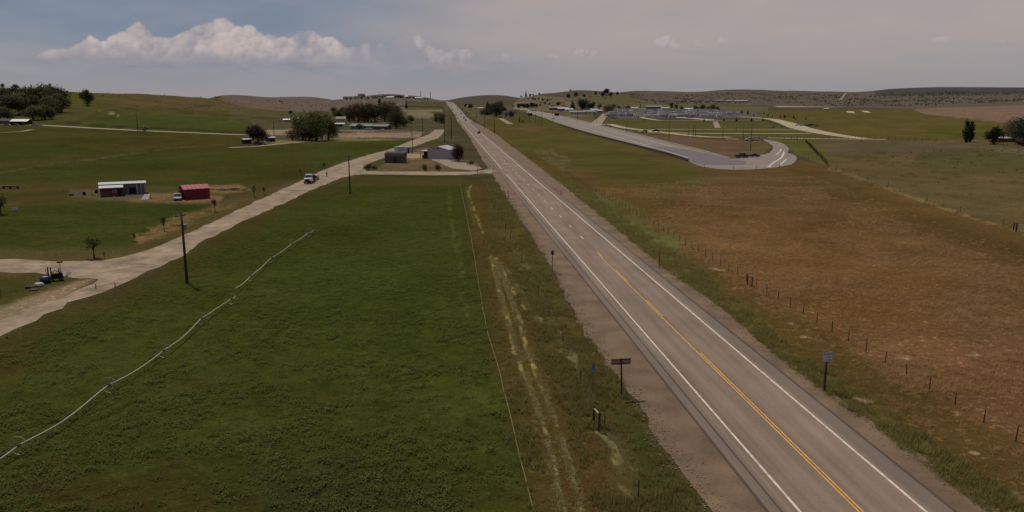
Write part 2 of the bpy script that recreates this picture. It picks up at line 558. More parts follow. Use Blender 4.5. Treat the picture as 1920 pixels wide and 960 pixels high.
for i in range(70):
    u_ = rng.uniform(-20, 760); v_ = rng.uniform(248, 470)
    if v_ > 500 - (u_ + 0) * .30 or (v_ > 560 - u_ * .42):
        continue
    w_ = rng.uniform(15, 70); h_ = w_ * rng.uniform(.06, .12)
    P = [(u_ + math.cos(t) * w_ * rng.uniform(.6, 1.1), v_ + math.sin(t) * h_) for t in np.linspace(0, 6.283, 10)[:-1]]
    c_ = [((70, 64, 32), (60, 56, 28)), ((46, 54, 21), (52, 56, 23)), ((58, 64, 26), (64, 66, 30)), ((78, 68, 40), (66, 58, 32))][i % 4]
    paint(P, c_[0], c_[1], 6, 14, .45, .3)
for i in range(60):
    u_ = rng.uniform(150, 930); v_ = rng.uniform(400, 950)
    if v_ < 640 - u_ * .42 or u_ > 850 + (v_ - 400) * .2:
        continue
    w_ = rng.uniform(10, 60); h_ = w_ * rng.uniform(.2, .4)
    P = [(u_ + math.cos(t) * w_ * rng.uniform(.6, 1.1), v_ + math.sin(t) * h_) for t in np.linspace(0, 6.283, 10)[:-1]]
    PATCH = [((34, 42, 16), (44, 50, 20)), ((58, 66, 26), (66, 70, 32)), ((60, 56, 28), (54, 52, 24))][i % 3]
    PPL.append((P, PATCH))
# junction island
paint([(-60, 505), (60, 512), (150, 520), (165, 532), (90, 562), (-60, 610)], (76, 68, 38), (62, 60, 28), 4, 6)
paint([(-60, 520), (60, 530), (30, 560), (-60, 570)], (52, 58, 24), (60, 60, 28), 8, 8, .8)
paint([(-60, 596), (60, 556), (150, 528), (190, 520), (120, 560), (0, 610)], (128, 110, 86), (112, 96, 74), 5, 8)
paint([(690, 320), (724, 306), (750, 286), (802, 276), (850, 296), (896, 306), (898, 320), (780, 321)], (104, 88, 66), (78, 66, 46), 3, 6)
paint([(765, 288), (800, 282), (806, 298), (770, 300)], (120, 98, 62), (104, 84, 54), 3, 5)
# --- alfalfa field and its margins
ALF = [(-60, 660), (0, 632), (130, 568), (200, 548), (335, 486), (430, 428), (590, 356), (676, 328), (870, 330), (930, 330),
       (1080, 600), (1300, 960), (1320, 1020), (-60, 1020)]
paint(ALF, (66, 58, 30), (54, 52, 26), 3, 5)
paint([(-60, 720), (120, 630), (240, 560), (380, 490), (470, 430), (600, 376), (700, 345), (845, 340), (866, 352), (885, 480), (915, 620), (950, 760), (985, 920), (998, 1020), (-60, 1020)],
      (51, 56, 21), (58, 62, 25), 26, 26)
paint([(560, 400), (800, 370), (860, 560), (900, 700), (600, 660), (420, 560)], (48, 58, 21), (55, 62, 24), 60, 30, .8)
paint([(-60, 860), (200, 900), (640, 860), (1000, 900), (1000, 1020), (-60, 1020)], (46, 47, 19), (56, 55, 25), 40, 40, .7)
paint([(60, 900), (330, 880), (420, 960), (60, 960)], (62, 50, 26), None, 40, 60, .55)
paint([(-30, 660), (60, 650), (90, 690), (-30, 740)], (68, 50, 26), None, 30, 30, .6)
paint([(500, 895), (700, 880), (760, 940), (560, 960)], (40, 46, 32), None, 30, 40, .5)
paint([(640, 332), (870, 332), (880, 346), (640, 350)], (72, 66, 34), (60, 58, 30), 4, 8)
for P, c_ in PPL:
    paint(P, c_[0], c_[1], 14, 26, .5, .3)
# strip right of the hose
paint([(872, 345), (905, 345), (960, 470), (1080, 660), (1170, 860), (1220, 1020), (1008, 1020), (985, 880), (945, 700), (905, 520)],
      (76, 62, 32), (64, 56, 30), 12, 16)
paint([(1090, 800), (1150, 860), (1200, 1020), (1060, 1020), (1040, 850)], (76, 58, 32), (64, 54, 29), 20, 30, .6)
# verge left of the gravel
paint([(905, 335), (930, 335), (990, 430), (1050, 530), (1090, 610), (1200, 770), (1310, 940), (1350, 1020), (1180, 1020), (1120, 800), (1010, 600), (925, 440)],
      (76, 68, 36), (64, 58, 32), 6, 12)
paint([(1150, 760), (1200, 790), (1300, 940), (1330, 1020), (1230, 1020)], (44, 54, 24), (54, 58, 28), 12, 16, .7)
TAN = (142, 130, 84)
paint([(842, 360), (848, 430), (856, 470), (866, 540), (876, 590)], (74, 82, 40), None, 4, 8, .5, .55, 4)
paint([(862, 450), (866, 500), (872, 560)], (78, 88, 42), None, 4, 8, .5, .6, 4)
paint([(884, 348), (878, 360), (884, 378), (896, 412), (908, 444), (922, 478)], (112, 116, 62), None, 3, 4, .75, .3, 1.8)
paint([(875, 352), (880, 380), (890, 420)], (90, 96, 48), None, 3, 5, .5, .5, 1.8)
paint([(922, 482), (934, 540), (950, 600), (968, 660), (986, 700), (1004, 750), (1022, 810), (1040, 880), (1056, 960), (1064, 1010)], TAN, (118, 106, 62), 3, 6, .85, .2, 3.4)
paint([(930, 485), (946, 530), (962, 570), (978, 620), (992, 660), (1012, 710), (1034, 770), (1058, 840), (1076, 900), (1090, 960), (1098, 1010)], TAN, (118, 106, 62), 3, 6, .85, .2, 3.4)
paint([(945, 500), (970, 550), (1000, 590), (1015, 610)], (134, 128, 80), None, 5, 10, .8, .4, 6)
paint([(1040, 620), (1060, 660), (1090, 720), (1105, 760), (1130, 810), (1160, 880), (1185, 960)], (104, 98, 66), None, 5, 14, .7, .5, 8)
paint([(985, 500), (1010, 540)], (96, 96, 52), None, 6, 14, .5, .5, 8)
# --- right side of the highway
BRN = [(905, 234), (965, 226), (1040, 236), (1180, 274), (1290, 304), (1370, 320), (1440, 318), (1500, 300), (1560, 316), (1700, 366), (1960, 448), (1960, 1020), (1900, 1000),
       (1850, 955), (1620, 790), (1480, 690), (1350, 575), (1250, 508), (1125, 405), (1000, 305), (940, 262)]
paint(BRN, (96, 74, 46), (76, 61, 35), 3, 4)
paint([(1500, 380), (1960, 500), (1960, 1000), (1800, 800), (1500, 620), (1300, 480)], (103, 78, 48), (84, 64, 37), 80, 60, .8)
paint([(1330, 400), (1540, 430), (1700, 520), (1780, 640), (1560, 620), (1380, 500)], (118, 86, 52), (84, 58, 30), 60, 60, .5)
for i in range(46):
    u_ = rng.uniform(1120, 1900); v_ = rng.uniform(335, 800)
    if v_ > 330 + (u_ - 1110) * .62 + 10 or (u_ > 1560 and v_ < 320 + (u_ - 1560) * .4):
        continue
    w_ = rng.uniform(20, 90); h_ = w_ * rng.uniform(.12, .22)
    P = [(u_ + math.cos(t) * w_ * rng.uniform(.6, 1.1), v_ + math.sin(t) * h_) for t in np.linspace(0, 6.283, 10)[:-1]]
    c_ = [((80, 72, 38), (72, 62, 34)), ((122, 94, 62), (100, 74, 46)), ((92, 66, 36), (76, 54, 28))][i % 3]
    paint(P, c_[0], c_[1], 10, 22, .6, .3)
paint([(1640, 640), (1960, 640), (1960, 900), (1700, 740)], (110, 82, 60), (88, 62, 42), 50, 50, .6)
paint([(1460, 300), (1560, 330), (1960, 470), (1960, 520), (1700, 420), (1500, 350)], (82, 64, 32), (70, 58, 30), 18, 20, .8)
paint([(905, 234), (965, 226), (1040, 238), (1180, 276), (1290, 306), (1340, 330), (1240, 370), (1180, 350), (1110, 330), (1000, 300), (940, 262)],
      (80, 73, 37), (70, 65, 33), 24, 20)
paint([(905, 238), (1010, 232), (1030, 245), (940, 256)], (94, 74, 48), (76, 66, 38), 8, 10, .7)
paint([(1120, 330), (1220, 350), (1300, 420), (1200, 420), (1110, 370)], (80, 72, 32), (86, 66, 32), 30, 30, .6)
paint([(1000, 282), (1040, 280), (1070, 300), (1060, 318), (1030, 310)], (104, 98, 66), (78, 74, 46), 8, 10, .7, .5)
# roadside verge between gravel and fence
paint([(975, 286), (1020, 300), (1110, 352), (1200, 420), (1290, 470), (1374, 515), (1474, 580), (1620, 670), (1740, 745), (1897, 827), (1960, 870), (1960, 1020), (1850, 958), (1700, 850), (1620, 790), (1540, 735), (1480, 690), (1350, 575), (1250, 508), (1125, 405), (1000, 305)],
      (84, 66, 34), (70, 60, 30), 8, 12, .8)
paint([(975, 286), (1110, 362), (1200, 432), (1290, 486), (1360, 545), (1470, 640), (1580, 712), (1680, 780), (1780, 850), (1900, 930), (1960, 1010), (1850, 962), (1620, 792), (1480, 692), (1350, 577), (1250, 510), (1125, 407), (1000, 307)],
      (74, 68, 36), (84, 74, 42), 7, 14, .9)
paint([(1110, 352), (1180, 385), (1290, 455), (1300, 470), (1240, 470), (1130, 390)], (98, 104, 60), (74, 78, 40), 8, 16, .6, .4)
paint([(1160, 400), (1270, 440), (1280, 470), (1200, 450)], (96, 108, 56), (70, 78, 36), 8, 16, .5, .5)
# pale salt patches
for (u_, v_, w_, h_) in [(1870, 925, 30, 9), (1612, 750, 20, 5), (1480, 612, 12, 3), (1510, 632, 12, 3), (1554, 648, 9, 3), (1810, 612, 12, 3), (1840, 662, 14, 3.5),
                         (1800, 828, 14, 4), (1832, 850, 12, 4), (1755, 778, 22, 5), (1340, 508, 13, 3), (1700, 804, 12, 4), (1762, 862, 18, 5), (1880, 622, 9, 2),
                         (1696, 670, 14, 1.6), (1790, 774, 9, 3), (1540, 338, 7, 1.2), (1660, 398, 7, 1.2), (1905, 945, 14, 4), (1385, 545, 14, 2.5), (1640, 346, 6, 1)]:
    P = [(u_ + math.cos(t) * w_ * rng.uniform(.6, 1.25), v_ + math.sin(t) * h_ * rng.uniform(.5, 1.2)) for t in np.linspace(0, 6.283, 9)[:-1]]
    paint(P, (158, 140, 110), (120, 98, 70), 1.5, 20, .9, .55)
# --- right pasture beyond the old fence
paint([(1490, 262), (1960, 262), (1960, 446), (1905, 430), (1700, 366), (1560, 316), (1500, 290), (1476, 276)], (94, 78, 50), (74, 68, 42), 4, 5)
paint([(1540, 262), (1760, 266), (1960, 275), (1960, 290), (1700, 292), (1560, 292)], (90, 78, 58), (78, 70, 52), 5, 6, .8)
paint([(1730, 284), (1830, 276), (1960, 300), (1960, 330), (1760, 320), (1700, 312)], (76, 72, 44), (66, 64, 38), 8, 10, .8)
for i in range(60):
    u_ = rng.uniform(1590, 1930); v_ = rng.uniform(282, 372)
    P = [(u_ + math.cos(t) * rng.uniform(4, 11), v_ + math.sin(t) * 1.3) for t in np.linspace(0, 6.283, 8)[:-1]]
    paint(P, (50, 48, 32), None, 1.5, 3, .55)
paint([(1556, 316), (1600, 330), (1700, 366), (1800, 400), (1905, 433), (1960, 450)], (112, 98, 62), None, 3, 5, .7, .4, 3)
paint([(1476, 264), (1520, 262), (1560, 300), (1556, 312), (1520, 300), (1490, 288)], (90, 84, 44), (74, 70, 38), 3, 4)
paint([(1400, 258), (1470, 262), (1510, 262), (1545, 292), (1530, 296), (1478, 280)], (86, 82, 42), (72, 70, 36), 3, 4)
# --- fields and ground round the far road
paint([(1440, 208), (1700, 204), (1960, 222), (1960, 262), (1480, 262), (1400, 225)], (86, 75, 42), (76, 70, 38), 4, 5)
paint([(1735, 234), (1880, 234), (1880, 262), (1735, 262)], (74, 72, 32), None, 3, 3, .9)
paint([(1540, 240), (1740, 236), (1740, 250), (1600, 252)], (84, 72, 36), None, 4, 4, .7)
paint([(1712, 206), (1740, 198), (1850, 190), (1960, 192), (1960, 222), (1880, 230), (1800, 221), (1735, 214)], (110, 92, 76), (102, 82, 68), 2, 2)
paint([(1449, 199), (1500, 196), (1560, 196), (1620, 201), (1560, 201), (1460, 201)], (140, 122, 104), None, 1.2, 1, .9)
paint([(1586, 208.5), (1600, 209), (1603, 212), (1590, 211)], (175, 160, 140), None, 1, 0, .9)
paint([(1614, 207.5), (1625, 208), (1634, 211.5), (1622, 210.5)], (175, 160, 140), None, 1, 0, .9)
paint([(985, 178), (1110, 186), (1160, 205), (1100, 212), (960, 205), (965, 192)], (104, 92, 74), (88, 80, 62), 5, 6)
paint([(1060, 176), (1160, 176), (1300, 196), (1440, 200), (1440, 212), (1200, 204), (1100, 196)], (92, 86, 60), (78, 74, 50), 6, 6)
paint([(860, 196), (960, 198), (960, 226), (900, 232)], (90, 80, 60), (72, 68, 46), 4, 4)
paint([(900, 222), (1000, 226), (1044, 238), (930, 238)], (80, 72, 40), (70, 66, 36), 4, 4)
paint([(965, 212), (1045, 220), (1110, 242), (1240, 275), (1040, 238), (965, 222)], (76, 74, 40), (68, 66, 36), 4, 4)
paint([(1000, 208), (1110, 212), (1120, 232), (1060, 225), (985, 207)], (92, 80, 58), (80, 72, 48), 3, 3)
paint([(1130, 222), (1160, 217), (1240, 228), (1440, 226), (1500, 244), (1440, 258), (1250, 256), (1140, 238)], (80, 76, 42), (70, 68, 38), 3, 3)
paint([(1100, 236), (1180, 250), (1340, 268), (1370, 294), (1200, 256)], (100, 80, 64), (86, 70, 56), 3, 3)
paint([(1180, 250), (1280, 256), (1340, 262), (1430, 264), (1447, 276), (1430, 288), (1376, 298), (1250, 268)], (98, 78, 58), (82, 66, 50), 3, 4)
paint([(1390, 264), (1432, 264), (1446, 276), (1432, 286), (1396, 292)], (88, 76, 50), (80, 70, 46), 4, 4, .8)
# --- far right hills: brown-grey with scrub
paint([(1200, 172), (1450, 168), (1650, 172), (1960, 166), (1960, 196), (1700, 204), (1450, 198), (1200, 194)], (94, 84, 74), (74, 68, 58), 4, 6)
paint([(1640, 160), (1960, 160), (1960, 176), (1640, 180)], (74, 70, 66), (62, 60, 56), 3, 4)

wn = fbm(GX / 34, GY / 34, 4, 131)
wn2 = fbm(GX / 6.5, GY / 6.5, 3, 141)
gain = (1 + (wn - .5) * .42 + (wn2 - .5) * .34)[..., None]
tint = (fbm(GX / 70 + 30, GY / 70, 3, 151) - .5)[..., None] * np.array([.16, 0.0, -.10])
CA *= gain * (1 + tint); CB *= gain * (1 + tint)


# ------------------------------------------------------------------ material helpers
def new_mat(name):
    m = bpy.data.materials.new(name)
    m.use_nodes = True
    nt = m.node_tree
    bsdf = nt.nodes['Principled BSDF']
    return m, nt, bsdf


def mat(name, srgb, rough=0.7, metal=0.0, var=0.18, scale=3.0, spec=0.3, bump=0.0, stretch=None, dark=None, trans=0.0):
    """procedural material: colour broken up by two octaves of noise"""
    m, nt, b = new_mat(name)
    N = nt.nodes.new; L = nt.links.new
    c = s2l(srgb)
    tc = N('ShaderNodeTexCoord'); mp = N('ShaderNodeMapping')
    L(tc.outputs['Object'], mp.inputs[0])
    if stretch:
        mp.inputs['Scale'].default_value = stretch
    n = N('ShaderNodeTexNoise'); n.inputs['Scale'].default_value = scale; n.inputs['Detail'].default_value = 6
    L(mp.outputs[0], n.inputs['Vector'])
    cr = N('ShaderNodeValToRGB')
    d = s2l(dark) if dark is not None else c * (1 - 1.6 * var)
    cr.color_ramp.elements[0].position = 0.32; cr.color_ramp.elements[1].position = 0.68
    cr.color_ramp.elements[0].color = (*np.clip(d, 0, 1), 1)
    cr.color_ramp.elements[1].color = (*np.clip(c * (1 + .5 * var), 0, 1), 1)
    L(n.outputs['Fac'], cr.inputs[0]); L(cr.outputs[0], b.inputs['Base Color'])
    b.inputs['Roughness'].default_value = rough
    b.inputs['Metallic'].default_value = metal
    b.inputs['Specular IOR Level'].default_value = spec
    if bump > 0:
        bp = N('ShaderNodeBump'); bp.inputs['Strength'].default_value = bump; bp.inputs['Distance'].default_value = 0.05
        L(n.outputs['Fac'], bp.inputs['Height']); L(bp.outputs[0], b.inputs['Normal'])
    return m


def ground_mat():
    m, nt, b = new_mat("ground_cover")
    N = nt.nodes.new; L = nt.links.new
    A = N('ShaderNodeAttribute'); A.attribute_name = 'cover_a'
    B = N('ShaderNodeAttribute'); B.attribute_name = 'cover_b'
    geo = N('ShaderNodeNewGeometry')

    def noise(sc, det, rough=.6, dist=0.0):
        n = N('ShaderNodeTexNoise'); n.inputs['Scale'].default_value = sc; n.inputs['Detail'].default_value = det
        n.inputs['Roughness'].default_value = rough; n.inputs['Distortion'].default_value = dist
        L(geo.outputs['Position'], n.inputs['Vector'])
        return n.outputs['Fac']

    def M(op, a, bb):
        mm = N('ShaderNodeMath'); mm.operation = op
        for i, x in enumerate((a, bb)):
            if isinstance(x, (int, float)):
                mm.inputs[i].default_value = x
            else:
                L(x, mm.inputs[i])
        return mm.outputs[0]
    n1 = noise(0.05, 6, .62, .4)
    n2 = noise(0.55, 7, .7, .3)
    n3 = noise(4.5, 5, .7)
    n4 = noise(1.7, 4, .65, .8)
    f = M('ADD', M('MULTIPLY', M('SUBTRACT', n1, .5), 2.2), M('MULTIPLY', M('SUBTRACT', n2, .5), 2.6))
    f = M('ADD', M('ADD', f, M('MULTIPLY', M('SUBTRACT', n3, .5), 1.3)), 0.5)
    cl = N('ShaderNodeClamp'); L(f, cl.inputs[0])
    mx = N('ShaderNodeMix'); mx.data_type = 'RGBA'
    L(cl.outputs[0], mx.inputs['Factor']); L(A.outputs['Color'], mx.inputs['A']); L(B.outputs['Color'], mx.inputs['B'])
    # individual plants: light tips and dark gaps
    g = M('ADD', M('MULTIPLY', M('SUBTRACT', n3, .5), 1.5), M('MULTIPLY', M('SUBTRACT', n2, .5), 1.0))
    g = M('ADD', g, 1.0)
    hi = N('ShaderNodeMapRange'); hi.inputs['From Min'].default_value = .56; hi.inputs['From Max'].default_value = .70
    L(n4, hi.inputs['Value'])
    lo_ = N('ShaderNodeMapRange'); lo_.inputs['From Min'].default_value = .43; lo_.inputs['From Max'].default_value = .32
    L(n4, lo_.inputs['Value'])
    sx = N('ShaderNodeSeparateColor'); L(A.outputs['Color'], sx.inputs[0])
    brown = N('ShaderNodeClamp'); L(M('MULTIPLY', M('SUBTRACT', sx.outputs[0], sx.outputs[1]), 16.0), brown.inputs[0])
    g = M('ADD', g, M('MULTIPLY', hi.outputs[0], M('ADD', .45, M('MULTIPLY', brown.outputs[0], 1.1))))
    g = M('SUBTRACT', g, M('MULTIPLY', lo_.outputs[0], .35))
    g = M('MAXIMUM', g, .25)
    sc = N('ShaderNodeVectorMath'); sc.operation = 'SCALE'
    L(mx.outputs['Result'], sc.inputs[0]); L(g, sc.inputs['Scale'])
    L(sc.outputs[0], b.inputs['Base Color'])
    b.inputs['Roughness'].default_value = 1.0
    b.inputs['Specular IOR Level'].default_value = 0.0
    bp = N('ShaderNodeBump'); bp.inputs['Strength'].default_value = 0.55; bp.inputs['Distance'].default_value = 0.35
    L(M('ADD', n2, M('MULTIPLY', n3, .35)), bp.inputs['Height'])
    L(bp.outputs[0], b.inputs['Normal'])
    return m


def tag(o, label=None, cat=None, group=None, kind=None):
    if label:
        o['label'] = label
    if cat:
        o['category'] = cat
    if group:
        o['group'] = group
    if kind:
        o['kind'] = kind
    return o


# ground mesh
def build_ground():
    nv = NA * NR + 1
    co = np.empty((nv, 3), np.float32)
    co[:-1, 0] = GX.ravel(); co[:-1, 1] = GY.ravel(); co[:-1, 2] = TZ.ravel()
    co[-1] = (0, 0, 0)
    i = np.arange(NA)[:, None]; j = np.arange(NR - 1)[None, :]
    i2 = (i + 1) % NA
    q = np.stack([i * NR + j, i * NR + j + 1, i2 * NR + j + 1, i2 * NR + j], -1).reshape(-1, 4)
    ii = np.arange(NA)
    tri = np.stack([np.full(NA, nv - 1), ii * NR, ((ii + 1) % NA) * NR], -1)
    me = bpy.data.meshes.new("ground")
    nl = q.size + tri.size
    me.vertices.add(nv); me.loops.add(nl); me.polygons.add(len(q) + len(tri))
    me.vertices.foreach_set('co', co.ravel())
    me.loops.foreach_set('vertex_index', np.concatenate([q.ravel(), tri.ravel()]).astype(np.int32))
    ls = np.concatenate([np.arange(len(q)) * 4, len(q) * 4 + np.arange(len(tri)) * 3]).astype(np.int32)
    me.polygons.foreach_set('loop_start', ls)
    me.update(calc_edges=True)
    me.validate()
    me.polygons.foreach_set('use_smooth', np.ones(len(me.polygons), bool))
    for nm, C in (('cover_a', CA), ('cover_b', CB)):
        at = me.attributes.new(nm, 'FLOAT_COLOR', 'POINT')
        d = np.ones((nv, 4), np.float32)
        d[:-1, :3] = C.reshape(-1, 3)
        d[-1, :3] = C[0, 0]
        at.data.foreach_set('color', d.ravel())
    o = bpy.data.objects.new("ground", me)
    me.materials.append(ground_mat())
    COL.objects.link(o)
    tag(o, kind='structure')
    return o


ground = build_ground()


# ------------------------------------------------------------------ mesh builder
class MB:
    def __init__(self):
        self.v = []; self.f = []

    def quad(self, *p):
        n = len(self.v)
        self.v += [tuple(q) for q in p]
        self.f.append(tuple(range(n, n + len(p))))

    def box(self, cx, cy, cz, sx, sy, sz, rz=0.0, taper=1.0, rx=0.0):
        """box centred at cx,cy with its bottom at cz"""
        n = len(self.v)
        c, s = math.cos(rz), math.sin(rz)
        for k, zz in ((1, 0), (taper, sz)):
            for dx, dy in ((-1, -1), (1, -1), (1, 1), (-1, 1)):
                x = dx * sx / 2 * k; y = dy * sy / 2 * k; z = zz
                if rx:
                    y, z = y * math.cos(rx) - z * math.sin(rx), y * math.sin(rx) + z * math.cos(rx)
                self.v.append((cx + x * c - y * s, cy + x * s + y * c, cz + z))
        self.f += [(n, n + 3, n + 2, n + 1), (n + 4, n + 5, n + 6, n + 7), (n, n + 1, n + 5, n + 4), (n + 1, n + 2, n + 6, n + 5),
                   (n + 2, n + 3, n + 7, n + 6), (n + 3, n, n + 4, n + 7)]
        return self

    def prism(self, prof, y0, y1):
        """profile in x,z pulled along y"""
        n = len(self.v); k = len(prof)
        for (x, z) in prof:
            self.v.append((x, y0, z))
        for (x, z) in prof:
            self.v.append((x, y1, z))
        self.f.append(tuple(range(n, n + k)))
        self.f.append(tuple(range(n + 2 * k - 1, n + k - 1, -1)))
        for i in range(k):
            j = (i + 1) % k
            self.f.append((n + i, n + k + i, n + k + j, n + j))
        return self

    def prismx(self, prof, x0, x1):
        """profile in y,z pulled along x"""
        n = len(self.v); k = len(prof)
        for (y, z) in prof:
            self.v.append((x0, y, z))
        for (y, z) in prof:
            self.v.append((x1, y, z))
        self.f.append(tuple(range(n + k - 1, n - 1, -1)))
        self.f.append(tuple(range(n + k, n + 2 * k)))
        for i in range(k):
            j = (i + 1) % k
            self.f.append((n + i, n + j, n + k + j, n + k + i))
        return self

    def tube(self, pts, rad, seg=8, cap=True):
        pts = [Vector(p) for p in pts]
        if not isinstance(rad, (list, tuple)):
            rad = [rad] * len(pts)
        n0 = len(self.v)
        up = Vector((0, 0, 1))
        for i, p in enumerate(pts):
            t = (pts[min(i + 1, len(pts) - 1)] - pts[max(i - 1, 0)]).normalized()
            a = t.cross(up if abs(t.z) < .95 else Vector((1, 0, 0))).normalized()
            b = t.cross(a).normalized()
            for k in range(seg):
                an = 2 * math.pi * k / seg
                self.v.append(tuple(p + (a * math.cos(an) + b * math.sin(an)) * rad[i]))
        for i in range(len(pts) - 1):
            for k in range(seg):
                k2 = (k + 1) % seg
                self.f.append((n0 + i * seg + k, n0 + i * seg + k2, n0 + (i + 1) * seg + k2, n0 + (i + 1) * seg + k))
        if cap:
            self.f.append(tuple(n0 + k for k in range(seg))[::-1])
            m = n0 + (len(pts) - 1) * seg
            self.f.append(tuple(m + k for k in range(seg)))
        return self

    def cyl(self, cx, cy, cz, r, h, seg=12, axis='z'):
        d = {'z': (0, 0, h), 'x': (h, 0, 0), 'y': (0, h, 0)}[axis]
        return self.tube([(cx, cy, cz), (cx + d[0], cy + d[1], cz + d[2])], r, seg)

    def blob(self, c, r, sub=1, jit=.25, seed=0):
        bm = bmesh.new()
        bmesh.ops.create_icosphere(bm, subdivisions=sub, radius=1)
        rr = random.Random(seed)
        n = len(self.v)
        for v in bm.verts:
            k = 1 + rr.uniform(-jit, jit)
            self.v.append((c[0] + v.co.x * r[0] * k, c[1] + v.co.y * r[1] * k, c[2] + v.co.z * r[2] * k))
        for f in bm.faces:
            self.f.append(tuple(n + v.index for v in f.verts))
        bm.free()
        return self

    def mesh(self, name, m=None, smooth=False):
        me = bpy.data.meshes.new(name)
        me.from_pydata(self.v, [], self.f)
        me.update()
        if smooth:
            me.polygons.foreach_set('use_smooth', np.ones(len(me.polygons), bool))
        if m:
            me.materials.append(m)
        return me

    def build(self, name, m, parent=None, smooth=False, bevel=0.0):
        o = bpy.data.objects.new(name, self.mesh(name, m, smooth))
        COL.objects.link(o)
        o.parent = parent
        if bevel:
            md = o.modifiers.new('bevel', 'BEVEL'); md.width = bevel; md.segments = 2; md.limit_method = 'ANGLE'
        return o


def empty(name, loc, rz=0.0, label=None, cat=None, group=None, sc=1.0):
    o = bpy.data.objects.new(name, None)
    COL.objects.link(o)
    o.location = loc
    o.rotation_euler = (0, 0, rz)
    o.scale = (sc, sc, sc)
    o.empty_display_size = .5
    return tag(o, label, cat, group)


KIDS = {}


def kids(o):
    return [c for c in bpy.data.objects if c.parent is o]


def dup(o, loc, rz, label=None, group=None, sc=None, mats=None, cache={}):
    if o.name not in cache:
        cache[o.name] = [(c, kids(c)) for c in kids(o)]
    r = o.copy(); COL.objects.link(r)
    r.location = loc; r.rotation_euler = (0, 0, rz)
    if label:
        r['label'] = label
    if group:
        r['group'] = group
    if sc is not None:
        r.scale = (sc, sc, sc) if isinstance(sc, (int, float)) else sc
    for c, gs in cache[o.name]:
        c2 = c.copy(); COL.objects.link(c2); c2.parent = r
        if mats and c.name.split('.')[0] in mats:
            c2.data = c2.data.copy() if (c.data, mats[c.name.split('.')[0]].name) not in MCACHE else c2.data
            key = (c.data, mats[c.name.split('.')[0]].name)
            if key in MCACHE:
                c2.data = MCACHE[key]
            else:
                c2.data.materials[0] = mats[c.name.split('.')[0]]
                MCACHE[key] = c2.data
        for g in gs:
            g2 = g.copy(); COL.objects.link(g2); g2.parent = c2
    return r


MCACHE = {}

# ------------------------------------------------------------------ highway
VP = (828.0, 187.0)
# road frame: straight part
rdir = Vector((-132.0, F * CT + 293 * ST, 0)).normalized()
rnor = Vector((rdir.y, -rdir.x, 0))
DS = H / CT * rnor.x                       # k (pixel slope) -> lateral metres
S0, S1 = 20.0, 860.0


def rp(s, d, z=0.0):
    p = rdir * s + rnor * d
    return Vector((p.x, p.y, z))


def s_of(v):
    """distance along the road that shows in row v near the road"""
    Y = H / ((F * ST - (480 - v) * CT) / (F * CT + (480 - v) * ST))
    return Y / rdir.y * 1.0


# centreline and half widths of the far stretch, from where its edges are seen
far_rows = [(226, 859.5, 880), (219, 854.5, 874.5), (212, 850, 869), (206, 845, 864.5), (200, 840.5, 859), (196, 837.5, 855.5), (192.5, 834, 850), (190.0, 830.5, 844.5)]


def strip(name, pts_l, pts_r, m, zoff, kind='structure', jit=0.0, nsub=1, seed=0):
    """a sheet between two ground polylines, draped on the terrain"""
    mb = MB()
    n = len(pts_l)
    rr = random.Random(seed)
    row = []
    for i in range(n):
        a = Vector(pts_l[i]); b = Vector(pts_r[i])
        w = (b - a)
        if jit:
            j1 = (vnoise(np.array([i * .9 + seed]), np.array([seed * 3.7]))[0] - .5) * 2
            j2 = (vnoise(np.array([i * .9 + seed + 50]), np.array([seed * 1.7 + 9]))[0] - .5) * 2
            wn_ = w.normalized()
            a = a + wn_ * j1 * jit; b = b + wn_ * j2 * jit
        r1 = []
        for k in range(nsub + 1):
            p = a.lerp(b, k / nsub)
            dist = math.hypot(p.x, p.y)
            z = hz(p.x, p.y) + zoff + max(0, dist - 500) * 2.2e-4
            r1.append((p.x, p.y, z))
        row.append(r1)
    k = nsub + 1
    for r1 in row:
        mb.v += r1
    for i in range(n - 1):
        for j in range(nsub):
            a = i * k + j
            mb.f.append((a, a + 1, a + k + 1, a + k))
    o = mb.build(name, m)
    tag(o, kind=kind)
    return o


def samp(poly, n):
    """n points spread evenly along a polyline of ground points"""
    P = [Vector(p) for p in poly]
    L_ = [0]
    for a, b in zip(P[:-1], P[1:]):
        L_.append(L_[-1] + (b - a).length)
    out = []
    for t in np.linspace(0, L_[-1], n):
        i = min(max(int(np.searchsorted(L_, t)) - 1, 0), len(P) - 2)
        f = (t - L_[i]) / max(L_[i + 1] - L_[i], 1e-6)
        out.append(P[i].lerp(P[i + 1], f))
    return out


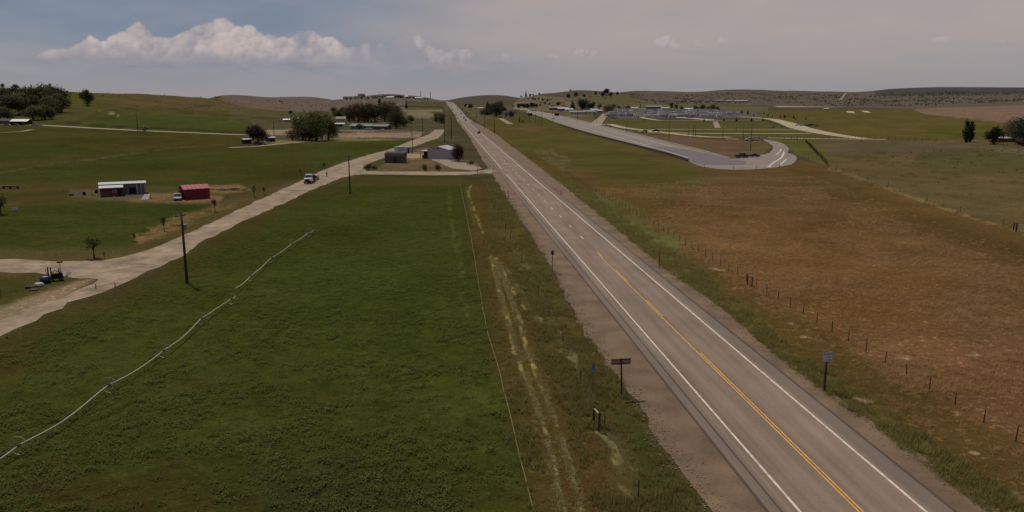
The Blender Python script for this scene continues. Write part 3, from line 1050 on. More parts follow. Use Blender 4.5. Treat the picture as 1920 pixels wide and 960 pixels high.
def road_mat(name, srgb, lo, fine=9.0, streak=True, rough=.85):
    """road surface with wheel-track streaks along the road, patches and aggregate"""
    m, nt, b = new_mat(name)
    N = nt.nodes.new; L = nt.links.new
    geo = N('ShaderNodeNewGeometry')
    mp = N('ShaderNodeMapping'); mp.vector_type = 'TEXTURE'
    mp.inputs['Rotation'].default_value = (0, 0, math.atan2(-rdir.x, rdir.y))
    L(geo.outputs['Position'], mp.inputs[0])
    mp2 = N('ShaderNodeMapping'); mp2.inputs['Scale'].default_value = (1, .035, 1) if streak else (1, 1, 1)
    L(mp.outputs[0], mp2.inputs[0])
    n1 = N('ShaderNodeTexNoise'); n1.inputs['Scale'].default_value = .9 if streak else .35; n1.inputs['Detail'].default_value = 5
    L(mp2.outputs[0], n1.inputs['Vector'])
    n2 = N('ShaderNodeTexNoise'); n2.inputs['Scale'].default_value = fine; n2.inputs['Detail'].default_value = 4; n2.inputs['Roughness'].default_value = .75
    L(geo.outputs['Position'], n2.inputs['Vector'])
    n3 = N('ShaderNodeTexNoise'); n3.inputs['Scale'].default_value = .12; n3.inputs['Detail'].default_value = 5
    L(geo.outputs['Position'], n3.inputs['Vector'])

    def M(op, a, bb):
        mm = N('ShaderNodeMath'); mm.operation = op
        for i, x in enumerate((a, bb)):
            if isinstance(x, (int, float)):
                mm.inputs[i].default_value = x
            else:
                L(x, mm.inputs[i])
        return mm.outputs[0]
    f = M('ADD', M('MULTIPLY', n1.outputs['Fac'], 1.3), M('MULTIPLY', n2.outputs['Fac'], .9))
    f = M('ADD', f, M('MULTIPLY', n3.outputs['Fac'], .8))
    f = M('SUBTRACT', f, 1.0)
    cr = N('ShaderNodeValToRGB')
    cr.color_ramp.elements[0].position = 0.1; cr.color_ramp.elements[1].position = 0.9
    cr.color_ramp.elements[0].color = (*(s2l(lo) / KL), 1); cr.color_ramp.elements[1].color = (*(s2l(srgb) / KL), 1)
    L(f, cr.inputs[0]); L(cr.outputs[0], b.inputs['Base Color'])
    b.inputs['Roughness'].default_value = rough
    b.inputs['Specular IOR Level'].default_value = .2
    bp = N('ShaderNodeBump'); bp.inputs['Strength'].default_value = .3; bp.inputs['Distance'].default_value = .03
    L(n2.outputs['Fac'], bp.inputs['Height']); L(bp.outputs[0], b.inputs['Normal'])
    return m


M_asph = road_mat("asphalt", (142, 123, 105), (104, 88, 74))
M_seal = road_mat("shoulder_asphalt", (126, 110, 96), (102, 88, 76))
M_seam = road_mat("dark_seam", (90, 76, 66), (70, 60, 52))
M_gravel = road_mat("gravel", (130, 108, 86), (92, 75, 58), fine=5.0, streak=False, rough=1)
M_dirt = road_mat("dirt_road", (166, 147, 121), (106, 90, 71), fine=1.6, streak=False, rough=1)
M_pale = road_mat("pale_dirt", (150, 136, 112), (126, 113, 92), fine=1.0, streak=False, rough=1)
M_lane = road_mat("pale_lane", (176, 162, 134), (146, 132, 106), fine=1.0, streak=False, rough=1)
M_far = road_mat("far_asphalt", (138, 126, 112), (118, 108, 96), fine=1.0)
M_blue = road_mat("new_asphalt", (114, 105, 104), (96, 88, 86), fine=1.0)
M_conc = road_mat("concrete", (172, 160, 140), (150, 138, 120), fine=1.0, streak=False)


def paint_mat(name, srgb, wear):
    m, nt, b = new_mat(name)
    N = nt.nodes.new; L = nt.links.new
    geo = N('ShaderNodeNewGeometry')
    n = N('ShaderNodeTexNoise'); n.inputs['Scale'].default_value = 2.2; n.inputs['Detail'].default_value = 6
    L(geo.outputs['Position'], n.inputs['Vector'])
    cr = N('ShaderNodeValToRGB')
    cr.color_ramp.elements[0].position = .30; cr.color_ramp.elements[1].position = .55
    cr.color_ramp.elements[0].color = (*s2l(wear), 1); cr.color_ramp.elements[1].color = (*s2l(srgb), 1)
    L(n.outputs['Fac'], cr.inputs[0]); L(cr.outputs[0], b.inputs['Base Color'])
    b.inputs['Roughness'].default_value = .6
    return m


M_white = paint_mat("white_paint", (204, 190, 174), (164, 148, 132))
M_yellow = paint_mat("yellow_paint", (202, 152, 56), (170, 130, 62))

Sst = np.concatenate([np.arange(20, 300, 6.0), np.arange(300, 901, 15.0)])


def ksheet(name, fl, fr, m, z, jit=0, s=Sst, seed=0, nsub=1):
    """road-parallel sheet, edges given as pixel-slope k (constant or by row)"""
    def kk(f, s_):
        if callable(f):
            return f(s_)
        return f
    pl = [rp(a, kk(fl, a) * DS) for a in s]
    pr = [rp(a, kk(fr, a) * DS) for a in s]
    return strip(name, pl, pr, m, z, jit=jit, seed=seed, nsub=nsub)


def byrow(tab):
    """edge position k as a function of s, from (row, x) pairs in the photograph"""
    ss = [s_of(v) for v, u in tab]; kk = [(u - VP[0]) / (v - VP[1]) for v, u in tab]
    o = np.argsort(ss); ss = np.array(ss)[o]; kk = np.array(kk)[o]
    return lambda s_: float(np.interp(s_, ss, kk))


gl = byrow([(960, 1318), (925, 1299), (850, 1240), (765, 1193), (700, 1138), (640, 1098), (610, 1082), (540, 1046), (480, 1015), (430, 984), (380, 952), (330, 922), (300, 903), (270, 886), (250, 874), (240, 866), (228, 857)])
gr = byrow([(1010, 1925), (960, 1848), (870, 1730), (790, 1616), (690, 1478), (640, 1422), (575, 1346), (510, 1252), (435, 1160), (375, 1088), (310, 1006), (275, 958), (255, 934), (240, 910), (228, 886)])
fine_s = np.concatenate([np.arange(20, 300, 1.6), np.arange(300, 901, 8.0)])
ksheet("gravel_shoulder", gl, gr, M_gravel, 0.03, jit=.42, s=fine_s, seed=3, nsub=2)
ksheet("road", 0.776, 1.222, M_asph, 0.06, nsub=2)
ksheet("shoulder_strip", 0.776, 0.822, M_seal, 0.066)
ksheet("shoulder_strip", 1.175, 1.222, M_seal, 0.066)
ksheet("road_seam", 0.768, 0.776, M_seam, 0.068)
ksheet("road_seam", 0.803, 0.809, M_seam, 0.0705)
ksheet("road_seam", 1.222, 1.232, M_seam, 0.068)
ksheet("road_marking", 0.8465, 0.8535, M_white, 0.075, s=np.array([a for a in Sst if a < s_of(327)]))
ksheet("road_marking", 0.8465, 0.854, M_white, 0.075, s=np.array([s_of(318)] + [a for a in Sst if a > s_of(318)]))
ksheet("road_marking", 1.151, 1.159, M_white, 0.075)
yk = 0.9985
s_end = s_of(477)
# continuous yellow line on the near side, the second line dashed further off
ksheet("road_marking", yk - .0085, yk - .0035, M_yellow, 0.075, s=np.arange(20, s_end, 6.0))
s_dbl = s_of(655)
ksheet("road_marking", yk + .0015, yk + .0065, M_yellow, 0.075, s=np.arange(20, s_dbl, 6.0))
s_ = s_of(620)
for (va, vb) in [(604, 572), (536, 514), (488, 478)]:
    ksheet("road_marking", yk + .0015, yk + .0065, M_yellow, 0.075, s=np.linspace(s_of(va), s_of(vb), 3))
s_ = s_of(453)
while s_ < s_of(290):
    ksheet("road_marking", yk - .004, yk + .003, M_white, 0.075, s=np.linspace(s_, s_ + 3.3, 3))
    s_ += 12.2
# far stretch up the hill
fl_ = [rp(860, gl(860) * DS)] + [G(a, v_) for v_, a, b in far_rows[1:]]
fr_ = [rp(860, gr(860) * DS)] + [G(b, v_) for v_, a, b in far_rows[1:]]
for q in range(1, len(fl_)):                       # keep both edges at the same distance
    m_ = (fl_[q].y + fr_[q].y) / 2
    for lst in (fl_, fr_):
        lst[q] = Vector((lst[q].x * m_ / lst[q].y, m_, 0))
far_l = samp(fl_, 60); far_r = samp(fr_, 60)
strip("road", far_l, far_r, M_far, 0.10, nsub=4)


def mid(a, b, f):
    return [p.lerp(q, f) for p, q in zip(a, b)]


# ------------------------------------------------------------------ other roads and yards
def sheet(name, P, m, z=0.04, kind='structure', jit=0.0, step=None, seed=0):
    """flat sheet from a polygon of photo pixels on the level ground, with a ragged edge"""
    pts = [G(u, v) for u, v in P]
    out = []
    n = len(pts)
    for i in range(n):
        a, b = pts[i], pts[(i + 1) % n]
        L_ = (b - a).length
        k = max(1, int(L_ / step)) if step else 1
        nn = Vector((b.y - a.y, a.x - b.x, 0)).normalized()
        for q in range(k):
            p = a.lerp(b, q / k)
            j = (vnoise(np.array([p.x * .35 + seed]), np.array([p.y * .35]))[0] - .5) * 2 * jit
            j += (vnoise(np.array([p.x * 1.3 + seed]), np.array([p.y * 1.3]))[0] - .5) * jit
            p = p + nn * j
            out.append(Vector((p.x, p.y, 0)))
    tr = tessellate_polygon([out])
    mb = MB()
    mb.v = [(p.x, p.y, hz(p.x, p.y) + z) for p in out]
    mb.f = []
    for t in tr:
        a, b, c = [out[k] for k in t]
        mb.f.append(tuple(t) if (b - a).cross(c - a).z > 0 else tuple(reversed(t)))
    o = mb.build(name, m)
    return tag(o, kind=kind)


def ribbon(name, P, w, m, z=0.05, n=None, jit=0.0, seed=0):
    """road of width w metres along a polyline of photo pixels"""
    pts = [G(u, v) for u, v in P]
    for p in pts:
        p.z = 0
    L_ = sum((b - a).length for a, b in zip(pts[:-1], pts[1:]))
    q = samp(pts, n or max(12, int(L_ / 12)))
    # soften corners
    for it in range(3):
        q = [q[0]] + [(q[i - 1] + q[i] * 2 + q[i + 1]) / 4 for i in range(1, len(q) - 1)] + [q[-1]]
    l, r = [], []
    for i, p in enumerate(q):
        t = (q[min(i + 1, len(q) - 1)] - q[max(i - 1, 0)]).normalized()
        nn = Vector((t.y, -t.x, 0))
        ww = w if isinstance(w, (int, float)) else float(np.interp(i / (len(q) - 1), [k / (len(w) - 1) for k in range(len(w))], w))
        l.append(p - nn * ww / 2); r.append(p + nn * ww / 2)
    return strip(name, l, r, m, z, jit=jit, seed=seed)


sheet("dirt_road", [(-70, 662), (0, 631), (60, 602), (130, 568), (200, 547), (250, 522), (335, 484), (372, 457), (430, 428), (520, 387), (590, 354),
                    (640, 334), (664, 328), (690, 327), (760, 328), (820, 329), (880, 328), (905, 325), (921, 326), (928, 321), (921, 316),
                    (896, 321), (850, 322), (780, 321.5), (720, 322), (690, 321), (678, 316), (690, 308), (727, 293), (760, 281), (800, 266),
                    (822, 259), (832, 249), (833, 243), (816, 243), (806, 251), (785, 259), (765, 266), (735, 279), (700, 288), (640, 306), (600, 322), (560, 341),
                    (480, 378), (400, 416), (330, 449), (280, 468), (235, 482), (190, 489), (150, 490), (100, 490), (50, 487), (-70, 485),
                    (-70, 509), (0, 511), (60, 513), (110, 518), (150, 523), (170, 522), (188, 524), (172, 533), (150, 543), (90, 567), (-70, 628)], M_dirt, .04, jit=.5, step=2.0)
sheet("driveway", [(745, 297), (800, 296), (820, 304), (850, 316), (890, 320), (905, 316), (880, 306), (850, 302), (800, 290), (770, 288), (745, 290)], M_pale, .03, jit=.5, step=3.0)
ribbon("lane", [(-60, 231), (100, 236), (240, 244), (360, 249), (470, 254), (545, 253)], 6.0, M_lane, .12)
ribbon("lane", [(0, 249), (40, 247), (60, 243)], 4.0, M_pale, .1)
ribbon("lane", [(430, 277), (480, 275), (540, 268), (570, 266)], 5.5, M_pale, .06, jit=.9)
# closed far road with its turnaround
sheet("far_road", [(963, 202), (1000, 214), (1047, 231), (1085, 243), (1115, 252), (1180, 269), (1260, 290), (1290, 301), (1300, 307), (1318, 313), (1345, 317), (1375, 318.5), (1410, 318),
                   (1445, 315.5), (1484, 309), (1492, 302), (1495, 295), (1486, 289), (1477, 287), (1479, 278), (1470, 270), (1456, 265), (1428, 261),
                   (1440, 267), (1449, 274), (1450, 279), (1442, 287), (1425, 291), (1400, 294.5), (1388, 297), (1368, 297.5),
                   (1310, 281), (1250, 267), (1180, 248), (1120, 234), (1060, 219), (1010, 208.5), (985, 203), (972, 198)], M_far, .05)
sheet("new_asphalt", [(1210, 272), (1280, 279), (1330, 289), (1368, 299), (1400, 303), (1395, 310), (1320, 309.5), (1296, 303), (1240, 285)], M_blue, .07)


def stripes(P, w, m=M_white, z=.09):
    return ribbon("road_marking", P, w, m, z, n=24)


stripes([(1440, 314), (1452, 304), (1463, 298), (1468, 292), (1470, 285)], .7)
stripes([(1455, 291), (1463, 284), (1464, 280)], .5)
stripes([(1463, 309), (1470, 303), (1474, 299)], .6)
stripes([(1316, 310.8), (1345, 311.5), (1400, 311.5), (1440, 310.5)], .5)
stripes([(975, 206), (1050, 228), (1120, 247), (1200, 269), (1290, 296)], .5)
stripes([(1000, 209), (1080, 229), (1160, 250), (1260, 275)], .5)
ribbon("kerb", [(1000, 205.5), (1060, 218.3), (1120, 233.3), (1180, 247.3), (1250, 266), (1310, 280), (1368, 296.5)], 1.0, M_conc, .16)
ribbon("dirt_lane", [(1110, 235), (1140, 232), (1170, 240), (1240, 248), (1290, 254), (1345, 259), (1370, 257)], 8.0, M_lane, .06)
ribbon("dirt_lane", [(1210, 243), (1300, 243), (1400, 243.5), (1500, 243.3)], 6.5, M_lane, .06)
ribbon("dirt_lane", [(1200, 247), (1260, 249.5), (1340, 250.3), (1430, 250.5), (1520, 250.5)], 8.0, M_lane, .07)
ribbon("dirt_lane", [(1360, 260.5), (1385, 261)], 5, M_lane, .06)
ribbon("dirt_lane", [(1440, 258.5), (1520, 260), (1600, 261), (1660, 261.5)], 6.0, M_lane, .07)
ribbon("dirt_road", [(1385, 219), (1420, 221), (1450, 224), (1475, 231), (1500, 240), (1530, 247), (1570, 254), (1620, 260.5)], [11, 11, 14, 16, 18, 15, 9], M_lane, .08)
ribbon("dirt_lane", [(1196, 219), (1215, 223), (1240, 226.5), (1290, 226.5), (1350, 225.5), (1430, 226)], 8.0, M_lane, .09)
ribbon("dirt_lane", [(1265, 220), (1310, 223), (1340, 226)], 16.0, M_lane, .1)
ribbon("dirt_lane", [(1341, 228), (1346, 240)], 5.0, M_pale, .07)
sheet("side_road", [(1105, 233), (1118, 237.5), (1128, 233), (1142, 215), (1146, 211), (1132, 211), (1124, 219)], M_pale, .09)
ribbon("dirt_lane", [(1000, 210), (1040, 222), (1065, 219), (1095, 216)], 4.5, M_pale, .12)
ribbon("dirt_lane", [(1148, 196), (1175, 199), (1205, 205)], 7.0, M_pale, .3)
ribbon("dirt_lane", [(878, 217), (900, 217)], 7.0, M_pale, .15)
ribbon("dirt_lane", [(938, 222), (948, 228), (958, 233)], 6.0, M_pale, .1)
ribbon("dirt_lane", [(1575, 188), (1586, 175.5)], 12.0, M_pale, 1.0)
sheet("gravel_lot", [(1142, 222), (1150, 212), (1200, 207), (1330, 205), (1415, 211), (1432, 218), (1400, 221), (1330, 222), (1190, 222)], road_mat("lot_gravel", (84, 76, 68), (56, 50, 46), fine=.6, streak=False), .06)

# ------------------------------------------------------------------ plants that nobody could count
LEAF = {}


def plant_mat(name, a, b, sc=.35):
    m, nt, bs = new_mat(name)
    N = nt.nodes.new; L = nt.links.new
    geo = N('ShaderNodeNewGeometry')
    n = N('ShaderNodeTexNoise'); n.inputs['Scale'].default_value = sc; n.inputs['Detail'].default_value = 8
    n.inputs['Roughness'].default_value = .75
    L(geo.outputs['Position'], n.inputs['Vector'])
    cr = N('ShaderNodeValToRGB')
    cr.color_ramp.elements[0].position = .3; cr.color_ramp.elements[1].position = .7
    cr.color_ramp.elements[0].color = (*(s2l(a) / KL), 1); cr.color_ramp.elements[1].color = (*(s2l(b) / KL), 1)
    L(n.outputs['Fac'], cr.inputs[0]); L(cr.outputs[0], bs.inputs['Base Color'])
    bs.inputs['Roughness'].default_value = .8
    bs.inputs['Specular IOR Level'].default_value = .1
    tr = N('ShaderNodeBsdfTranslucent'); L(cr.outputs[0], tr.inputs['Color'])
    mx = N('ShaderNodeMixShader'); mx.inputs[0].default_value = .45
    L(bs.outputs[0], mx.inputs[1]); L(tr.outputs[0], mx.inputs[2])
    L(mx.outputs[0], nt.nodes['Material Output'].inputs['Surface'])
    return m


def tuft_mesh(name, m, blades, h, spread, w, seed, lean=.5):
    rr = random.Random(seed)
    mb = MB()
    for k in range(blades):
        a = rr.uniform(0, 6.283); r = rr.uniform(0, spread)
        x, y = math.cos(a) * r, math.sin(a) * r
        b = rr.uniform(0, 6.283); ln = rr.uniform(.1, lean) * h
        hh = h * rr.uniform(.5, 1)
        dx, dy = math.cos(b) * ln, math.sin(b) * ln
        c = rr.uniform(0, 3.14); wx, wy = math.cos(c) * w, math.sin(c) * w
        mb.quad((x - wx, y - wy, 0), (x + wx, y + wy, 0), (x + dx + wx * .4, y + dy + wy * .4, hh), (x + dx - wx * .4, y + dy - wy * .4, hh))
    return mb.mesh(name, m)


def leafy_mesh(name, m, n, h, r, s, seed):
    rr = random.Random(seed)
    mb = MB()
    for k in range(n):
        a = rr.uniform(0, 6.283); q = rr.uniform(0, 1) ** .6 * r
        z = rr.uniform(.15, 1) * h * (1 - .5 * (q / r) ** 2)
        c = Vector((math.cos(a) * q, math.sin(a) * q, z))
        t = Vector((rr.gauss(0, 1), rr.gauss(0, 1), rr.gauss(0, .5))).normalized()
        u_ = t.cross(Vector((rr.gauss(0, .3), rr.gauss(0, .3), 1))).normalized()
        e = s * rr.uniform(.6, 1.2)
        mb.quad(c - t * e - u_ * e * .5, c + t * e - u_ * e * .5, c + t * e + u_ * e * .5, c - t * e + u_ * e * .5)
    return mb.mesh(name, m)


def gn_scatter(name, pts, scales, meshes, label):
    """instances of a few plant meshes over many points, as one uncountable object"""
    n = len(pts)
    me = bpy.data.meshes.new(name)
    me.vertices.add(n)
    me.vertices.foreach_set('co', np.asarray(pts, np.float32).ravel())
    at = me.attributes.new('size', 'FLOAT', 'POINT'); at.data.foreach_set('value', np.asarray(scales, np.float32))
    o = bpy.data.objects.new(name, me)
    COL.objects.link(o)
    ng = bpy.data.node_groups.new(name, 'GeometryNodeTree')
    ng.interface.new_socket('Geometry', in_out='INPUT', socket_type='NodeSocketGeometry')
    ng.interface.new_socket('Geometry', in_out='OUTPUT', socket_type='NodeSocketGeometry')
    N = ng.nodes.new; L = ng.links.new
    gi = N('NodeGroupInput'); go = N('NodeGroupOutput')
    join = N('GeometryNodeJoinGeometry')
    for k, ms in enumerate(meshes):
        po = bpy.data.objects.new(name + "_plant", ms)     # prototype, not linked to the scene
        oi = N('GeometryNodeObjectInfo'); oi.inputs['Object'].default_value = po
        iop = N('GeometryNodeInstanceOnPoints')
        L(gi.outputs[0], iop.inputs['Points']); L(oi.outputs['Geometry'], iop.inputs['Instance'])
        idn = N('GeometryNodeInputIndex')
        md = N('ShaderNodeMath'); md.operation = 'MODULO'; L(idn.outputs[0], md.inputs[0]); md.inputs[1].default_value = len(meshes)
        cmp_ = N('FunctionNodeCompare'); cmp_.data_type = 'FLOAT'; cmp_.operation = 'EQUAL'
        L(md.outputs[0], cmp_.inputs[0]); cmp_.inputs[1].default_value = k; cmp_.inputs['Epsilon'].default_value = .1
        L(cmp_.outputs[0], iop.inputs['Selection'])
        rv = N('FunctionNodeRandomValue'); rv.data_type = 'FLOAT_VECTOR'
        rv.inputs['Min'].default_value = (-.12, -.12, 0); rv.inputs['Max'].default_value = (.12, .12, 6.283)
        L(rv.outputs['Value'], iop.inputs['Rotation'])
        na = N('GeometryNodeInputNamedAttribute'); na.data_type = 'FLOAT'; na.inputs['Name'].default_value = 'size'
        L(na.outputs['Attribute'], iop.inputs['Scale'])
        L(iop.outputs[0], join.inputs[0])
    L(join.outputs[0], go.inputs[0])
    mod = o.modifiers.new('plants', 'NODES'); mod.node_group = ng
    tag(o, label, None, None, 'stuff')
    return o


def pts_in(P, n, zoff=0.0, dmin=None, wfun=None, near=True):
    """random ground points inside a photo-pixel polygon, even in world area"""
    W = [G(u, v) for u, v in P]
    xs = [p.x for p in W]; ys = [p.y for p in W]
    Pw = [(p.x, p.y) for p in W]
    out = np.zeros((0, 2))
    while len(out) < n:
        q = np.stack([rng.uniform(min(xs), max(xs), n * 2), rng.uniform(min(ys), max(ys), n * 2)], -1)
        ok = inpoly(Pw, q[:, 0], q[:, 1])
        if near:      # thin out with distance: far plants merge into the ground
            d = np.hypot(q[:, 0], q[:, 1])
            ok &= rng.random(len(q)) < np.clip((55.0 / d) ** 1.5, 0, 1)
        if wfun is not None:
            ok &= rng.random(len(q)) < wfun(q[:, 0], q[:, 1])
        out = np.concatenate([out, q[ok]])
        if len(out) == 0:
            break
    out = out[:n]
    z = np.array([hz(a, b) for a, b in out]) + zoff
    return np.column_stack([out, z])


M_alf = plant_mat("alfalfa_leaf", (84, 90, 40), (112, 118, 58), .5)
M_grs = plant_mat("verge_grass", (112, 102, 56), (156, 144, 86), .8)
M_dry = plant_mat("dry_grass", (150, 114, 72), (204, 168, 118), .6)
M_straw = plant_mat("cut_straw", (128, 118, 76), (176, 164, 112), 1.0)
M_sage = plant_mat("sagebrush", (60, 58, 46), (86, 82, 66), .3)
clump = lambda sc, lo, hi, sd: (lambda x, y: np.clip((fbm(x / sc, y / sc, 3, sd) - lo) / (hi - lo), 0.06, 1))
ALF_IN = [(-60, 690), (180, 590), (380, 480), (600, 370), (860, 350), (895, 520), (940, 720), (990, 1000), (-60, 1000)]
p = pts_in(ALF_IN, 8000, wfun=clump(5, .38, .62, 5))
gn_scatter("alfalfa", p, rng.uniform(.55, 1.25, len(p)), [leafy_mesh("alfalfa_clump", M_alf, 18, .34, .34, .06, k) for k in range(3)], "green alfalfa covering the large field left of the highway")
VER_L = [(905, 340), (930, 335), (1050, 532), (1090, 612), (1195, 765), (1308, 940), (1330, 1000), (1000, 1000), (960, 760), (905, 520)]
p = pts_in(VER_L, 9000, wfun=clump(3, .42, .62, 8))
_tr = [G(a, b) for ln in ([(922, 482), (934, 540), (950, 600), (968, 660), (986, 700), (1004, 750), (1022, 810), (1040, 880), (1056, 960), (1064, 1000)], [(930, 485), (946, 530), (962, 570), (978, 620), (992, 660), (1012, 710), (1034, 770), (1058, 840), (1076, 900), (1090, 960), (1098, 1000)]) for a, b in ln]
_tp = [(q.x, q.y) for q in samp(_tr[:10], 120) + samp(_tr[10:], 120)]
_d = np.min(np.stack([np.hypot(p[:, 0] - a, p[:, 1] - b) for a, b in _tp]), axis=0)
p = p[_d > .75]
gn_scatter("verge_grass", p, rng.uniform(.5, 1.3, len(p)), [tuft_mesh("grass_tuft", M_grs, 14, .40, .25, .018, 10 + k) for k in range(3)], "tall olive grass on the verge left of the highway")
VER_R = [(975, 286), (1110, 362), (1200, 432), (1290, 486), (1360, 545), (1470, 640), (1580, 712), (1680, 780), (1780, 850), (1900, 930), (1960, 1010), (1852, 962), (1622, 792), (1482, 692), (1352, 577), (1252, 510), (1127, 407), (1002, 307)]
p = pts_in(VER_R, 3600, wfun=clump(3, .35, .6, 9))
gn_scatter("verge_grass", p, rng.uniform(.6, 1.5, len(p)), [tuft_mesh("grass_tuft", plant_mat("green_grass", (122, 114, 62), (158, 146, 88), .8), 14, .36, .3, .018, 20 + k) for k in range(3)], "tall green grass along the right gravel shoulder")
DRY = [(1110, 352), (1300, 340), (1520, 330), (1900, 470), (1960, 520), (1960, 1000), (1897, 927), (1620, 720), (1474, 610), (1300, 480)]
p = pts_in(DRY, 17000, wfun=clump(7, .46, .62, 12))
gn_scatter("dry_grass", p, rng.uniform(.45, 1.2, len(p)), [tuft_mesh("dry_tuft", M_dry, 12, .38, .28, .016, 30 + k, 1.0) for k in range(3)], "dry tan bunch grass scattered over the brown field")
tr = []
for line in ([(922, 482), (950, 600), (986, 700), (1022, 810), (1056, 960), (1064, 1000)], [(930, 485), (962, 570), (992, 660), (1034, 770), (1076, 900), (1098, 1000)], [(945, 500), (1000, 590), (1015, 610)]):
    q = samp([G(a, b) for a, b in line], 1500)
    for p in q:
        if vnoise(np.array([p.x * .8]), np.array([p.y * .5]), 3)[0] > .22:
            x = p.x + rng.normal(0, .16); y = p.y + rng.normal(0, .2)
            tr.append((x, y, 0.0))
gn_scatter("cut_straw", tr, rng.uniform(.4, 1.0, len(tr)), [tuft_mesh("straw_tuft", M_straw, 10, .26, .3, .02, 40 + k, 1.6) for k in range(3)], "pale flattened grass along the two wheel tracks beside the field")
# loose stones where the gravel meets the grass
q = []
for k in range(3000):
    s_ = rng.uniform(38, 190)
    q.append(rp(s_, gl(s_) * DS + rng.normal(.25, .5)) + Vector((0, 0, .03)))
    if k % 2:
        s_ = rng.uniform(38, 190)
        q.append(rp(s_, gr(s_) * DS + rng.normal(-.3, .5)) + Vector((0, 0, .03)))
gn_scatter("loose_stones", [tuple(a) for a in q], rng.uniform(.3, 1.1, len(q)), [MB().blob((0, 0, .02), (.09, .07, .05), 1, .3, k).mesh("stone", mat("stone", (132, 112, 90), .9, scale=20)) for k in range(3)], "loose stones along both edges of the gravel shoulder")
# sagebrush and juniper dots on far slopes
sh_m = [leafy_mesh("shrub", plant_mat("juniper", (56, 54, 42), (80, 76, 58), .2), 34, 2.2, 1.9, .55, 60 + k) for k in range(3)]
hillp = []
for P, n, lo in (([(1180, 176), (1440, 173), (1640, 176), (1920, 172), (1920, 192), (1700, 200), (1450, 196), (1180, 192)], 2400, .47),
                 ([(130, 172), (400, 182), (560, 204), (640, 214), (520, 216), (300, 210), (130, 205)], 80, .5),
                 ([(500, 186), (700, 186), (830, 194), (830, 205), (520, 205)], 90, .5),
                 ([(960, 190), (1140, 180), (1200, 196), (1100, 205), (960, 203)], 170, .45),
                 ([(1590, 282), (1920, 278), (1920, 350), (1720, 345)], 90, .5)):
    a = pts_in(P, n, wfun=clump(90, lo, lo + .12, 14), near=False)
    hillp.append(a)
hillp = np.concatenate(hillp)
dd = np.hypot(hillp[:, 0], hillp[:, 1])
gn_scatter("sagebrush", hillp, rng.uniform(.5, 1.5, len(hillp)) * np.clip(dd / 2200, .13, 1.6), sh_m, "dark juniper and sagebrush dots scattered over the far hills")

# ------------------------------------------------------------------ materials of things
M_wood = mat("weathered_wood", (92, 76, 60), .9, scale=6, stretch=(1, 1, .15))
M_dwood = mat("dark_wood", (70, 52, 40), .9, scale=6, stretch=(1, 1, .15))
M_post = mat("old_post", (84, 70, 56), .95, scale=8)
M_steel = mat("galvanised_steel", (150, 150, 150), .45, .6, var=.1, scale=5)
M_dsteel = mat("dark_steel", (66, 60, 56), .6, .3, var=.15, scale=6)
M_alu = mat("aluminium_pipe", (158, 156, 128), .5, .1, var=.08, scale=4)
M_rust = mat("rusty_steel", (96, 62, 44), .9, .1, var=.3, scale=8)
M_wpaint = mat("white_metal", (190, 186, 184), .45, var=.06, scale=1.5)
M_wroof = mat("white_roof", (180, 176, 172), .4, .2, var=.06, scale=1.2)
M_grey = mat("grey_siding", (128, 118, 126), .7, var=.12, scale=1.0)
M_lgrey = mat("light_grey_siding", (176, 172, 172), .6, var=.08, scale=1.0)
M_red = mat("red_siding", (108, 28, 36), .6, var=.15, scale=1.2)
M_redroof = mat("red_roof", (146, 60, 64), .4, .15, var=.12, scale=1.4)
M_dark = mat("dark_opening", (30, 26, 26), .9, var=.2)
M_brown = mat("brown_siding", (84, 68, 62), .8, var=.15, scale=1.2)
M_glass = mat("window_glass", (36, 42, 50), .12, var=.1, spec=.6)
M_tyre = mat("tyre_rubber", (26, 25, 25), .9, var=.1)
M_rim = mat("rim", (130, 130, 132), .35, .7, var=.1)
M_green = mat("sign_green", (28, 84, 62), .45, var=.06)
M_sign = mat("sign_white", (196, 190, 200), .5, var=.04)
M_black = mat("sign_black", (24, 22, 24), .6, var=.05)
M_back = mat("sign_back_brown", (156, 122, 104), .7, var=.12, scale=2)
M_hose = mat("yellow_hose", (120, 108, 58), .6, var=.1)
M_bark = mat("bark", (70, 58, 46), .95, scale=5, stretch=(1, 1, .3))
M_green_roof = mat("green_roof", (104, 112, 100), .6, var=.1, scale=.8)
M_droof = mat("dark_shingle", (72, 66, 66), .85, var=.15, scale=1.2)
M_pinkw = mat("pale_pink_wall", (170, 148, 140), .8, var=.08)
M_tan = mat("tan_wall", (150, 132, 112), .8, var=.1)
M_skin = mat("skin", (168, 122, 98), .6, var=.05)
M_jacket = mat("dark_jacket", (34, 34, 40), .9, var=.15)
M_jeans = mat("jeans", (40, 44, 58), .9, var=.15)
M_hair = mat("dark_hair", (30, 24, 20), .8, var=.1)
M_mirror = mat("chromed_glass", (220, 220, 222), .08, 1.0, var=.02)
M_haystack = mat("old_hay", (128, 100, 68), 1.0, var=.3, scale=1.6, bump=.8)


